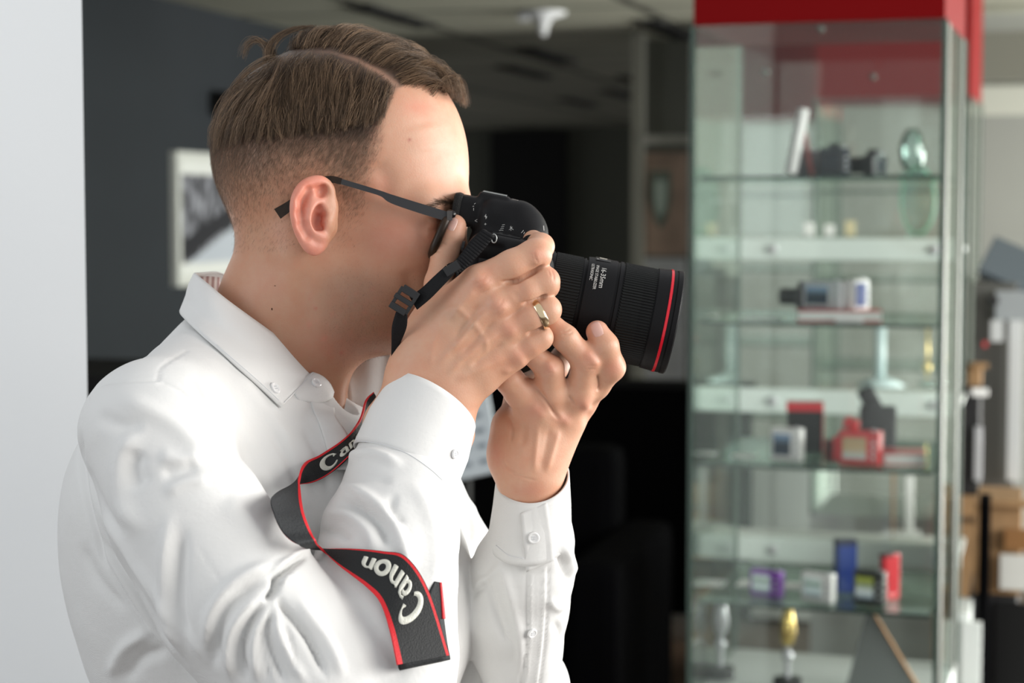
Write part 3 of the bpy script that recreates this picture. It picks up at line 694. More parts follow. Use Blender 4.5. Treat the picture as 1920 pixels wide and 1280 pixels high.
boxat('cardboard_box', 'small cardboard box higher beside the cabinet corner', 'box', 1824, 1848, 684, 725, 5.55, 0.1, M_CARD, [('lid', (1824, 1852, 680, 690), M_CARD, 0.01)], 'cardboard boxes beside the printer')
boxat('black_cabinet', 'black floor cabinet under the cardboard boxes at the right edge', 'cabinet', 1864, 1950, 1118, 1290, 4.72, 0.45, M_KBLACK, [('door', (1866, 1950, 1130, 1285), M_BLACK, 0.015)], floor=True)
boxat('cloth_cover', 'black hanging cloth between the boxes and the white base', 'cloth', 1842, 1857, 930, 1280, 4.62, 0.05, M_DARKCL, [('fold', (1846, 1852, 940, 1280), M_DARKCL, 0.015)], floor=True)
boxat('white_cabinet', 'white low cabinet right of the display cabinet foot', 'cabinet', 1800, 1838, 1150, 1290, 4.45, 0.2, M_SATIN, [('door', (1803, 1838, 1165, 1285), M_SATIN, 0.012)], floor=True)
boxat('equipment_stack', 'black and silver equipment stack left of the printer', 'equipment', 1822, 1852, 726, 929, 5.52, 0.2, M_KBLACK, [('silver_front', (1828, 1840, 800, 900), M_SILVER, 0.02), ('white_tray', (1822, 1852, 728, 742), M_KWHITE, 0.02)])
# beam and white panel beyond, upper right
rbox('trim_2', B(1890, 105, 8.8) + Vector((0.1, 0, 0)), (0.7, 0.1, 0.22), mat('beam_grey', srgb(120, 120, 110), rough=0.6), kind='structure')
rbox('trim_3', B(1890, 188, 9.2) + Vector((0.1, 0, 0)), (0.7, 0.1, 0.14), mat('pale_band', srgb(196, 198, 186), rough=0.6), kind='structure')
# ------------------------------------------------------------------ sculpting by distance fields (all in camera-frame metres)
class Field:
    def __init__(s): s.ops = []
    def _add(s, fn, c, rad, k, mode): s.ops.append((fn, np.asarray(c, float), float(rad), k, mode)); return s
    def cap(s, a, ra, b, rb, k=0.006, mode='u'):
        a = np.asarray(a, float); b = np.asarray(b, float)
        ab = b - a; L2 = max(ab @ ab, 1e-12)
        def fn(p):
            t = np.clip(((p - a) @ ab) / L2, 0, 1)
            q = p - a - t[:, None] * ab
            return np.sqrt((q * q).sum(1)) - (ra + (rb - ra) * t)
        return s._add(fn, (a + b) / 2, np.sqrt(L2) / 2 + max(ra, rb), k, mode)
    def chain(s, pts, k=0.006, mode='u'):
        """pts: (u,v,w,r_px)"""
        A = [(K(*q[:3]), KR(q[3], q[2])) for q in pts]
        segs = [(A[i][0], A[i][1], A[i + 1][0], A[i + 1][1]) for i in range(len(A) - 1)]
        c = np.mean([a[0] for a in A], 0); rad = max(np.linalg.norm(a[0] - c) + a[1] for a in A)
        def fn(p):
            d = None
            for a, ra, b, rb in segs:
                ab = b - a; L2 = max(ab @ ab, 1e-12)
                t = np.clip(((p - a) @ ab) / L2, 0, 1)
                q = p - a - t[:, None] * ab
                e = np.sqrt((q * q).sum(1)) - (ra + (rb - ra) * t)
                if d is None: d = e
                else:
                    kk = 0.004; h = np.maximum(kk - np.abs(d - e), 0) / kk
                    d = np.minimum(d, e) - h * h * kk / 4
            return d
        return s._add(fn, c, rad, k, mode)
    def ell(s, uvw, r, rot=0.0, k=0.006, mode='u', yaw=0.0, tilt=0.0):
        """ellipsoid, r in px (u,v,w), rot degrees anticlockwise in the picture plane, yaw about the vertical, tilt about the horizontal"""
        c = K(*uvw); R = np.array([KR(r[0], uvw[2]), KR(r[1], uvw[2]), r[2] / 2250.0])
        M = np.array(Matrix.Rotation(radians(rot), 3, 'Z') @ Matrix.Rotation(radians(yaw), 3, 'Y') @ Matrix.Rotation(radians(tilt), 3, 'X'))
        def fn(p):
            q = (p - c) @ M
            k0 = np.sqrt(((q / R) ** 2).sum(1)); k1 = np.sqrt(((q / R ** 2) ** 2).sum(1))
            return k0 * (k0 - 1) / np.maximum(k1, 1e-9)
        return s._add(fn, c, R.max(), k, mode)
    def rbox(s, c, half, r, M=None, k=0.003, mode='u'):
        """rounded box in field coordinates; M columns = box axes"""
        c = np.asarray(c, float); half = np.asarray(half, float); M = np.eye(3) if M is None else np.asarray(M)
        def fn(p):
            q = np.abs((p - c) @ M) - (half - r)
            return np.sqrt((np.maximum(q, 0) ** 2).sum(1)) + np.minimum(q.max(1), 0) - r
        return s._add(fn, c, np.linalg.norm(half), k, mode)
    def ev(s, p, ops=None):
        d = np.full(len(p), 1.0)
        for fn, c, rad, k, mode in (ops if ops is not None else s.ops):
            e = fn(p)
            if mode == 'u':
                h = np.maximum(k - np.abs(d - e), 0) / k; d = np.minimum(d, e) - h * h * k / 4
            elif mode == 's':
                h = np.maximum(k - np.abs(d + e), 0) / k; d = np.maximum(d, -e) + h * h * k / 4
            else:
                h = np.maximum(k - np.abs(d - e), 0) / k; d = np.maximum(d, e) + h * h * k / 4
        return d
    def mesh(s, h=0.0012, n=20, smooth=1, lo=None, hi=None):
        L = np.min([c - r for f, c, r, k, m in s.ops if m == 'u'], 0) - 0.006
        H = np.max([c + r for f, c, r, k, m in s.ops if m == 'u'], 0) + 0.006
        if lo is not None: L = np.maximum(L, lo)
        if hi is not None: H = np.minimum(H, hi)
        B = n * h
        nb = np.ceil((H - L) / B).astype(int)
        I = np.stack(np.meshgrid(*[np.arange(x) for x in nb], indexing='ij'), -1).reshape(-1, 3)
        C = L + (I + 0.5) * B
        d0 = s.ev(C)
        keep = np.abs(d0) < B * 0.87 * 1.7 + 0.012
        I = I[keep]; C = C[keep]
        VV = []; ID = []; QQ = []
        m = n + 2
        ax = np.arange(-1, n + 1)
        G = np.stack(np.meshgrid(ax, ax, ax, indexing='ij'), -1).reshape(-1, 3)
        S = nb * n + 4
        for bi, c in zip(I, C):
            ops = [o for o in s.ops if np.linalg.norm(o[1] - c) < o[2] + B * 0.87 + 1.8 * o[3] + 0.012 or o[4] == 'i']
            if not ops: continue
            g = G + bi * n
            D = s.ev(L + g * h, ops).reshape(m, m, m)
            if D.min() > 0 or D.max() < 0: continue
            sg = D < 0
            # vertices for cells -1..n-1
            acc = np.zeros((m - 1, m - 1, m - 1, 3)); cnt = np.zeros((m - 1, m - 1, m - 1))
            for axis in range(3):
                for o1 in (0, 1):
                    for o2 in (0, 1):
                        off = [0, 0, 0]; oth = [a for a in range(3) if a != axis]
                        off[oth[0]] = o1; off[oth[1]] = o2
                        off2 = list(off); off2[axis] = 1
                        sl = tuple(slice(o, o + m - 1) for o in off); sl2 = tuple(slice(o, o + m - 1) for o in off2)
                        a = D[sl]; b = D[sl2]; cr = sg[sl] != sg[sl2]
                        t = np.where(cr, a / np.where(cr, a - b, 1), 0)
                        for q in range(3):
                            acc[..., q] += cr * (off[q] + (t if q == axis else 0))
                        cnt += cr
            act = cnt > 0
            if not act.any(): continue
            idx = np.argwhere(act)
            pos = acc[act] / cnt[act][:, None]
            gi = idx - 1 + bi * n
            VV.append(L + (gi + pos) * h)
            gg = gi + 1
            ID.append((gg[:, 0] * S[1] + gg[:, 1]) * S[2] + gg[:, 2])
            # quads on edges whose lower node is 0..n-1
            for axis in range(3):
                oth = [a for a in range(3) if a != axis]
                sl = [slice(1, n + 1)] * 3; sl2 = list(sl); sl2[axis] = slice(2, n + 2)
                a = sg[tuple(sl)]; b = sg[tuple(sl2)]
                cr = a != b
                if not cr.any(): continue
                ix = np.argwhere(cr) + 1   # node index in block (0..m-1)
                flip = a[cr]
                base = ix - 1 + bi * n + 1   # global node +1 == cell with same lower node
                def cid(d1, d2):
                    q = base.copy(); q[:, oth[0]] -= d1; q[:, oth[1]] -= d2
                    return (q[:, 0] * S[1] + q[:, 1]) * S[2] + q[:, 2]
                quad = np.stack([cid(0, 0), cid(1, 0), cid(1, 1), cid(0, 1)], 1)
                if axis == 1: flip = ~flip
                quad = np.where(flip[:, None], quad[:, ::-1], quad)
                QQ.append(quad)
        ID = np.concatenate(ID); V = np.concatenate(VV); Q = np.concatenate(QQ)
        u, fi = np.unique(ID, return_index=True)
        V = V[fi]
        p = np.searchsorted(u, Q); p = np.clip(p, 0, len(u) - 1)
        ok = (u[p] == Q).all(1)
        F = p[ok][:, ::-1]
        # camera frame (right, up, forward) is left-handed against world: orientation fixed on use
        V, F = largest(V, F)
        for _ in range(smooth): V = lap(V, F, 0.5)
        return V, F
def largest(V, F):
    l = np.arange(len(V))
    while True:
        m = l[F].min(1); l2 = l.copy()
        for i in range(4): np.minimum.at(l2, F[:, i], m)
        l2 = l2[l2]
        if (l2 == l).all(): break
        l = l2
    b = np.bincount(l); k = l == b.argmax(); ren = np.cumsum(k) - 1
    return V[k], ren[F[k[F[:, 0]]]]
def lap(V, F, f):
    acc = np.zeros_like(V); cnt = np.zeros(len(V))
    for i in range(4):
        a = F[:, i]; b = F[:, (i + 1) % 4]
        for q in range(3):
            acc[:, q] += np.bincount(a, V[b, q], len(V)) + np.bincount(b, V[a, q], len(V))
        cnt += np.bincount(a, minlength=len(V)) + np.bincount(b, minlength=len(V))
    return V + f * (acc / np.maximum(cnt, 1)[:, None] - V)
def vnormals(V, F):
    n = np.cross(V[F[:, 2]] - V[F[:, 0]], V[F[:, 3]] - V[F[:, 1]])
    N_ = np.zeros_like(V)
    for i in range(4):
        for q in range(3): N_[:, q] += np.bincount(F[:, i], n[:, q], len(V))
    return N_ / np.maximum(np.linalg.norm(N_, axis=1), 1e-12)[:, None]
def outward(V, F, fld=None):
    """orient so that normals point outwards (V in any right-handed frame): use signed volume"""
    a = V[F[:, 0]]; b = V[F[:, 1]]; c = V[F[:, 2]]; d = V[F[:, 3]]
    vol = (a * np.cross(b, c)).sum() + (a * np.cross(c, d)).sum()
    return F if vol > 0 else F[:, ::-1]
def pdist(U, Vv, line):
    """distance in pixels from points to a polyline, and the parameter along it 0..1"""
    line = np.asarray(line, float)
    best = np.full(len(U), 1e9); par = np.zeros(len(U))
    L = np.r_[0, np.cumsum(np.linalg.norm(np.diff(line[:, :2], axis=0), axis=1))]
    for i in range(len(line) - 1):
        a = line[i]; b = line[i + 1]; ab = b - a; l2 = max(ab @ ab, 1e-9)
        t = np.clip(((U - a[0]) * ab[0] + (Vv - a[1]) * ab[1]) / l2, 0, 1)
        d = np.hypot(U - a[0] - t * ab[0], Vv - a[1] - t * ab[1])
        m = d < best
        best = np.where(m, d, best); par = np.where(m, (L[i] + t * (L[i + 1] - L[i])) / L[-1], par)
    return best, par
def folds(V, Nk, lines, facing=0.15, sel=None):
    """raise or sink the side turned to the viewer along traced lines. line = (pts, width_px, height_mm[, taper])"""
    U, Y = proj(V)
    view = V / np.linalg.norm(V, axis=1)[:, None]
    fc = np.clip((-(Nk * view).sum(1) + facing) / 0.3, 0, 1)
    if sel is not None: fc = fc * sel
    amt = np.zeros(len(V))
    for ln in lines:
        pts, wd, hm = ln[:3]; tp = ln[3] if len(ln) > 3 else 0.25
        pts = catmull([np.array(p, float) for p in pts], 5) if len(pts) > 2 else np.array(pts, float)
        lo = pts.min(0) - 3 * wd; hi = pts.max(0) + 3 * wd
        m = np.where((U > lo[0]) & (U < hi[0]) & (Y > lo[1]) & (Y < hi[1]) & (fc > 0))[0]
        if not len(m): continue
        d, t = pdist(U[m], Y[m], pts)
        e = np.clip(np.minimum(t, 1 - t) / tp, 0, 1) if tp > 0 else 1.0
        e = e * e * (3 - 2 * e) if tp > 0 else 1.0
        amt[m] += hm / 1000 * np.exp(-(d / wd) ** 2) * e
    return V + Nk * (amt * fc)[:, None]
def vnoise(P, scale, seed=0):
    """smooth value noise in 3D, -1..1"""
    q = P * scale + seed * 17.31
    i = np.floor(q).astype(np.int64); f = q - i; f = f * f * (3 - 2 * f)
    def hsh(a, b, c):
        x = (a * 73856093) ^ (b * 19349663) ^ (c * 83492791) ^ (seed * 2654435)
        x = (x ^ (x >> 13)) * 1274126177 & 0x7fffffff
        return (x % 10007) / 5003.5 - 1
    r = 0
    for dx in (0, 1):
        for dy in (0, 1):
            for dz in (0, 1):
                wgt = (f[:, 0] if dx else 1 - f[:, 0]) * (f[:, 1] if dy else 1 - f[:, 1]) * (f[:, 2] if dz else 1 - f[:, 2])
                r = r + wgt * hsh(i[:, 0] + dx, i[:, 1] + dy, i[:, 2] + dz)
    return r
# ------------------------------------------------------------------ the man: head, neck, hands
def skin_material():
    m = bpy.data.materials.new('skin'); m.use_nodes = True
    t = m.node_tree; b = t.nodes['Principled BSDF']; L = t.links
    at = t.nodes.new('ShaderNodeAttribute'); at.attribute_name = 'Col'
    tc = t.nodes.new('ShaderNodeTexCoord')
    n1 = t.nodes.new('ShaderNodeTexNoise'); n1.inputs['Scale'].default_value = 55; n1.inputs['Detail'].default_value = 6
    n1.inputs['Roughness'].default_value = 0.65
    L.new(tc.outputs['Object'], n1.inputs['Vector'])
    cr = t.nodes.new('ShaderNodeValToRGB')
    cr.color_ramp.elements[0].position = 0.3; cr.color_ramp.elements[0].color = (0.97, 0.84, 0.80, 1)
    cr.color_ramp.elements[1].position = 0.7; cr.color_ramp.elements[1].color = (1.0, 1.0, 1.0, 1)
    L.new(n1.outputs[0], cr.inputs[0])
    mx = t.nodes.new('ShaderNodeMix'); mx.data_type = 'RGBA'; mx.blend_type = 'MULTIPLY'; mx.inputs[0].default_value = 1
    L.new(at.outputs['Color'], mx.inputs[6]); L.new(cr.outputs[0], mx.inputs[7])
    L.new(mx.outputs[2], b.inputs['Base Color'])
    b.inputs['Roughness'].default_value = 0.47
    b.inputs['Specular IOR Level'].default_value = 0.42
    b.inputs['Subsurface Weight'].default_value = 0.22
    b.inputs['Subsurface Radius'].default_value = (1.0, 0.32, 0.18)
    b.inputs['Subsurface Scale'].default_value = 0.005
    n2 = t.nodes.new('ShaderNodeTexNoise'); n2.inputs['Scale'].default_value = 900; n2.inputs['Detail'].default_value = 3
    L.new(tc.outputs['Object'], n2.inputs['Vector'])
    v3 = t.nodes.new('ShaderNodeTexVoronoi'); v3.inputs['Scale'].default_value = 650
    L.new(tc.outputs['Object'], v3.inputs['Vector'])
    ad = t.nodes.new('ShaderNodeMath'); ad.operation = 'ADD'
    L.new(n2.outputs[0], ad.inputs[0]); L.new(v3.outputs['Distance'], ad.inputs[1])
    bp = t.nodes.new('ShaderNodeBump'); bp.inputs['Strength'].default_value = 0.11; bp.inputs['Distance'].default_value = 0.0006
    L.new(ad.outputs[0], bp.inputs['Height']); L.new(bp.outputs[0], b.inputs['Normal'])
    return m
M_SKIN = skin_material()

fh = Field()
# cranium, brow, face, jaw
fh.ell((644, 281, 0), (229, 203, 172), 0, k=0.01)
fh.ell((560, 300, 0), (140, 150, 176), 0, k=0.03)
fh.ell((745, 420, 0), (122, 190, 132), -4, k=0.03)
fh.ell((690, 545, 0), (120, 118, 124), 10, k=0.03)
fh.ell((625, 560, 0), (85, 95, 128), 10, k=0.03)
fh.chain([(620, 600, -86, 56), (758, 605, -22, 52)], k=0.02)
fh.chain([(620, 600, 86, 56), (758, 605, 22, 52)], k=0.02)
for sgn in (-1, 1):
    fh.ell((760, 455, sgn * 88), (62, 42, 46), -15, k=0.02)                 # cheekbone
    fh.chain([(800, 382, sgn * 112, 22), (845, 380, sgn * 60, 22), (852, 388, sgn * 12, 20)], k=0.016)   # brow ridge
    fh.ell((848, 428, sgn * 74), (26, 22, 34), 0, k=0.012, mode='s')        # eye socket
    fh.ell((824, 428, sgn * 70), (24, 21, 27), 0, k=0.004)                  # closed lid over the eyeball
    fh.ell((800, 540, sgn * 50), (28, 44, 34), 0, k=0.02)
# nose, lips, chin
fh.chain([(846, 420, 10, 15), (858, 470, 14, 17), (858, 500, 16, 21)], k=0.014)
fh.ell((846, 508, 36), (16, 14, 14), 0, k=0.008)
fh.ell((846, 508, -6), (16, 14, 14), 0, k=0.008)
fh.ell((826, 560, 6), (20, 11, 46), 10, k=0.008)
fh.ell((818, 582, 6), (19, 12, 42), 10, k=0.008)
fh.ell((788, 622, 4), (34, 30, 42), 0, k=0.02)
# neck, throat, chest
fh.chain([(592, 440, 0, 128), (548, 560, 0, 132), (494, 690, 0, 138), (470, 800, 0, 150)], k=0.03)
fh.chain([(600, 640, 0, 40), (590, 760, 0, 62), (580, 900, 0, 90)], k=0.012)
fh.chain([(560, 470, -120, 26), (610, 640, -70, 30), (628, 760, -30, 22)], k=0.03)
fh.ell((480, 1060, 60), (220, 300, 330), 0, k=0.03)
fh.ell((772, 745, 0), (116, 76, 200), 0, k=0.012, mode='s')
fh.chain([(420, 800, -120, 90), (300, 830, -390, 88), (450, 1110, -470, 76), (690, 1370, -480, 62)], k=0.03)
fh.chain([(520, 820, 120, 90), (600, 850, 320, 80), (800, 1060, 280, 56), (965, 1290, 160, 46)], k=0.03)
fh.chain([(690, 1370, -480, 62), (722, 1090, -378, 66), (752, 930, -296, 62), (800, 810, -236, 58)], k=0.01)
fh.chain([(965, 1290, 160, 46), (972, 1150, 0, 46), (988, 980, -100, 46)], k=0.01)
VH, FH = fh.mesh(h=0.0015)

# ---- ear, fine
fe = Field()
WE = -168
def eo(u, v, lift=0):            # the ear's plane flares away from the head towards its back edge
    return (u, v, WE - 14 + (u - 610) * 0.42 - lift)
fe.ell(eo(588, 400), (38, 62, 9), -14, k=0.003, yaw=-18)
fe.chain([(*eo(604, 392, -16), 24), (*eo(600, 420, -16), 24)], k=0.008)
rim = [(607, 388, 0), (617, 366, 3), (614, 350, 5), (600, 340, 8), (582, 342, 9), (566, 353, 10), (556, 373, 10), (554, 396, 9), (558, 420, 8), (567, 443, 7), (577, 460, 5)]
rp = catmull([np.array(r, float) for r in rim], 3)
fe.chain([(*eo(r[0], r[1], r[2]), 7.6) for r in rp], k=0.0022)
fe.ell(eo(589, 462, 4), (16, 17, 9), 0, k=0.006, yaw=-18)
anti = [(607, 372, 2), (596, 378, 8), (584, 389, 12), (577, 404, 13.5), (577, 420, 13), (585, 433, 12), (596, 440, 10), (606, 444, 6)]
fe.chain([(*eo(*a), 5.8) for a in catmull([np.array(r, float) for r in anti], 3)], k=0.004)
fe.chain([(*eo(580, 392, 11), 6), (*eo(584, 364, 9), 6)], k=0.005)
fe.chain([(*eo(613, 408, 6), 8), (*eo(610, 424, 6), 8)], k=0.005)                 # tragus
fe.chain([(*eo(614, 380, -14), 11), (*eo(613, 428, -16), 12), (*eo(602, 458, -8), 9)], k=0.010)
fe.ell(eo(597, 410, 11), (14.5, 26, 17), -8, k=0.0035, mode='s')                     # concha
fe.chain([(*eo(606, 396, 4), 4.5), (*eo(607, 412, 2), 6), (*eo(606, 428, 4), 5)], k=0.003, mode='s')
fe.ell(eo(603, 358, 13), (9, 12, 10), -25, k=0.003, mode='s')                     # fossa
fe.chain([(*eo(578, 358, 20), 6), (*eo(567, 378, 21), 7), (*eo(565, 400, 21), 7), (*eo(568, 422, 20), 7), (*eo(576, 442, 19), 6)], k=0.004, mode='s')
fe.chain([(*eo(615, 380, 5), 5.5), (*eo(608, 388, 5), 5.5), (*eo(598, 395, -1), 4)], k=0.004)
fe.chain([(*eo(614, 402, 2), 6), (*eo(612, 415, 6), 6), (*eo(613, 428, 1), 6)], k=0.005)
fe.chain([(*eo(594, 440, 9), 6), (*eo(602, 444, 8), 6)], k=0.004)
VE, FE = fe.mesh(h=0.00055)
VE2 = VE[::1].copy(); VE2[:, 2] = 3.2 - VE2[:, 2]

# ---- right hand (near), on the grip
fr = Field()
MCP = {'i': (900, 528, -262, 32), 'm': (934, 570, -262, 31), 'r': (952, 616, -250, 30), 'p': (964, 662, -232, 29)}
WR = {'i': (782, 700, -232, 40), 'm': (800, 716, -240, 40), 'r': (820, 732, -234, 38), 'p': (838, 748, -222, 34)}
for q in 'imrp':
    a = WR[q]; b = MCP[q]
    mid = tuple(a[j] * 0.5 + b[j] * 0.5 for j in range(3)) + (36,)
    fr.chain([a, mid, b], k=0.010)
fr.chain([(800, 700, -215, 52), (900, 640, -205, 52)], k=0.02)
fr.chain([(745, 800, -225, 66), (790, 740, -228, 62), (812, 712, -228, 55)], k=0.02)
fr.chain([(835, 810, -225, 56), (840, 760, -225, 46)], k=0.02)
# fingers
fr.chain([(900, 528, -257, 32), (960, 498, -264, 29), (1004, 477, -257, 29.5)], k=0.0035)
fr.chain([(1004, 478, -256, 29), (1014, 462, -212, 24), (1000, 451, -176, 20)], k=0.004)
fr.chain([(934, 570, -258, 31), (985, 545, -262, 28.5), (1021, 528, -254, 28)], k=0.003)
fr.chain([(1021, 528, -254, 27), (1024, 535, -205, 24), (1000, 548, -160, 20)], k=0.004)
fr.chain([(952, 616, -250, 30), (995, 595, -256, 27.5), (1025, 581, -250, 27)], k=0.003)
fr.chain([(1025, 581, -250, 26), (1022, 590, -205, 22), (1000, 600, -160, 19)], k=0.004)
fr.chain([(964, 662, -232, 29), (995, 645, -240, 24), (1013, 633, -238, 23.5)], k=0.003)
fr.chain([(1013, 633, -238, 22), (1008, 640, -200, 19), (990, 645, -160, 17)], k=0.004)
# thumb
fr.chain([(790, 690, -215, 48), (812, 610, -200, 36), (828, 560, -176, 27)], k=0.016)
fr.chain([(812, 600, -190, 32), (822, 530, -160, 25), (834, 478, -138, 24.5), (844, 446, -128, 24.5), (852, 424, -124, 22.5)], k=0.008)
fr.chain([(800, 640, -215, 40), (870, 560, -225, 34)], k=0.02)
VR, FR = fr.mesh(h=0.0009)

# ---- left hand (far), under the lens
fl = Field()
fl.chain([(985, 990, -95, 50), (988, 905, -110, 50), (990, 860, -118, 52)], k=0.015)
fl.chain([(990, 880, -118, 50), (1010, 790, -132, 40)], k=0.015)
fl.chain([(1000, 880, -110, 46), (1052, 790, -120, 34)], k=0.015)
fl.chain([(1005, 880, -100, 42), (1088, 752, -100, 28)], k=0.015)
fl.chain([(962, 860, -110, 40), (962, 800, -105, 34), (990, 770, -110, 30)], k=0.012)
fl.chain([(958, 845, -100, 38), (968, 800, -70, 40), (985, 740, -40, 34)], k=0.015)   # thumb side ball
fl.chain([(1090, 752, -105, 27), (1118, 722, -138, 25), (1146, 688, -168, 26)], k=0.008)
fl.chain([(1146, 688, -168, 25.5), (1134, 648, -192, 25), (1120, 622, -190, 21.5)], k=0.004)
fl.chain([(1058, 786, -125, 27), (1088, 735, -160, 25), (1098, 676, -190, 26)], k=0.008)
fl.chain([(1098, 676, -190, 25), (1060, 634, -212, 24), (1024, 600, -205, 21)], k=0.004)
fl.chain([(1020, 782, -138, 30), (1034, 740, -165, 27), (1030, 692, -192, 26)], k=0.008)
fl.chain([(1030, 692, -192, 25), (990, 655, -205, 22), (965, 625, -200, 19)], k=0.004)
fl.chain([(1004, 770, -140, 34), (975, 735, -165, 29), (955, 712, -180, 26)], k=0.01)
fl.chain([(955, 712, -180, 26), (935, 680, -185, 22)], k=0.004)
fl.chain([(985, 740, -40, 32), (1040, 690, 10, 24), (1075, 640, 40, 20)], k=0.01)      # thumb, beyond the lens
VL, FL = fl.mesh(h=0.0009)

def smooth01(x, a, b):
    t = np.clip((x - a) / (b - a), 0, 1); return t * t * (3 - 2 * t)
SKIN = np.array([0.60, 0.352, 0.238])
def blob(U, Y, c, r, rot=0):
    a = radians(rot); dx = U - c[0]; dy = Y - c[1]
    x = dx * cos(a) + dy * sin(a); y = -dx * sin(a) + dy * cos(a)
    rr = r if isinstance(r, (tuple, list)) else (r, r)
    return np.exp(-((x / rr[0]) ** 2 + (y / rr[1]) ** 2))
# ------------------------------------------------------------------ shirt
def cloth_material(name, color, weave=0.28):
    m = mat(name, color, rough=0.85, spec=0.15, sheen=0.15)
    t = m.node_tree; b = t.nodes['Principled BSDF']; L = t.links
    tc = t.nodes.new('ShaderNodeTexCoord')
    a = t.nodes.new('ShaderNodeTexWave'); a.bands_direction = 'DIAGONAL'; a.inputs['Scale'].default_value = 820; a.inputs['Distortion'].default_value = 0.6
    n = t.nodes.new('ShaderNodeTexNoise'); n.inputs['Scale'].default_value = 260; n.inputs['Detail'].default_value = 5
    n2 = t.nodes.new('ShaderNodeTexNoise'); n2.inputs['Scale'].default_value = 22; n2.inputs['Detail'].default_value = 4
    for x in (a, n, n2): L.new(tc.outputs['Object'], x.inputs['Vector'])
    b1 = t.nodes.new('ShaderNodeBump'); b1.inputs['Strength'].default_value = weave; b1.inputs['Distance'].default_value = 0.0003
    b2 = t.nodes.new('ShaderNodeBump'); b2.inputs['Strength'].default_value = 0.5; b2.inputs['Distance'].default_value = 0.0004
    b3 = t.nodes.new('ShaderNodeBump'); b3.inputs['Strength'].default_value = 0.35; b3.inputs['Distance'].default_value = 0.004
    L.new(a.outputs[1], b1.inputs['Height']); L.new(n.outputs[0], b2.inputs['Height']); L.new(n2.outputs[0], b3.inputs['Height'])
    L.new(b1.outputs[0], b2.inputs['Normal']); L.new(b2.outputs[0], b3.inputs['Normal']); L.new(b3.outputs[0], b.inputs['Normal'])
    return m
M_SHIRT = cloth_material('white_cotton', (0.71, 0.71, 0.70))
M_BUTTON = mat('pearl_button', (0.80, 0.80, 0.80), rough=0.25, spec=0.6)
M_THREAD = mat('white_thread', (0.66, 0.67, 0.69), rough=0.8)

fs = Field()
fs.ell((520, 1130, 20), (370, 390, 350), 0, k=0.05)
fs.ell((420, 960, 0), (292, 300, 340), 0, k=0.05)
fs.chain([(440, 700, -20, 108), (375, 738, -180, 112), (300, 806, -350, 132)], k=0.05)
fs.chain([(470, 690, 20, 108), (600, 810, 380, 120)], k=0.05)
# near sleeve
fs.chain([(280, 815, -410, 128), (352, 975, -445, 148), (450, 1130, -480, 158), (590, 1290, -490, 160), (700, 1400, -480, 150)], k=0.022)
fs.chain([(700, 1400, -480, 150), (720, 1230, -440, 138), (722, 1080, -375, 136), (731, 1000, -335, 129), (750, 924, -295, 111), (764, 868, -266, 98), (786, 822, -248, 84)], k=0.006)
# far sleeve
fs.chain([(600, 830, 380, 118), (760, 950, 330, 112), (970, 1290, 170, 96)], k=0.03)
fs.chain([(985, 1350, 80, 60), (972, 1210, 40, 86), (969, 1135, 0, 99), (982, 1070, -40, 94), (996, 1010, -72, 78), (998, 985, -78, 72)], k=0.01)
kw = lambda x, y, z: toK(np.array([x, y, z]))
for yy in (1.50, 1.62, 1.74):
    fs.cap(kw(-0.165, yy, 1.14), 0.112, kw(-0.19, yy, 0.88), 0.122, k=0.04)
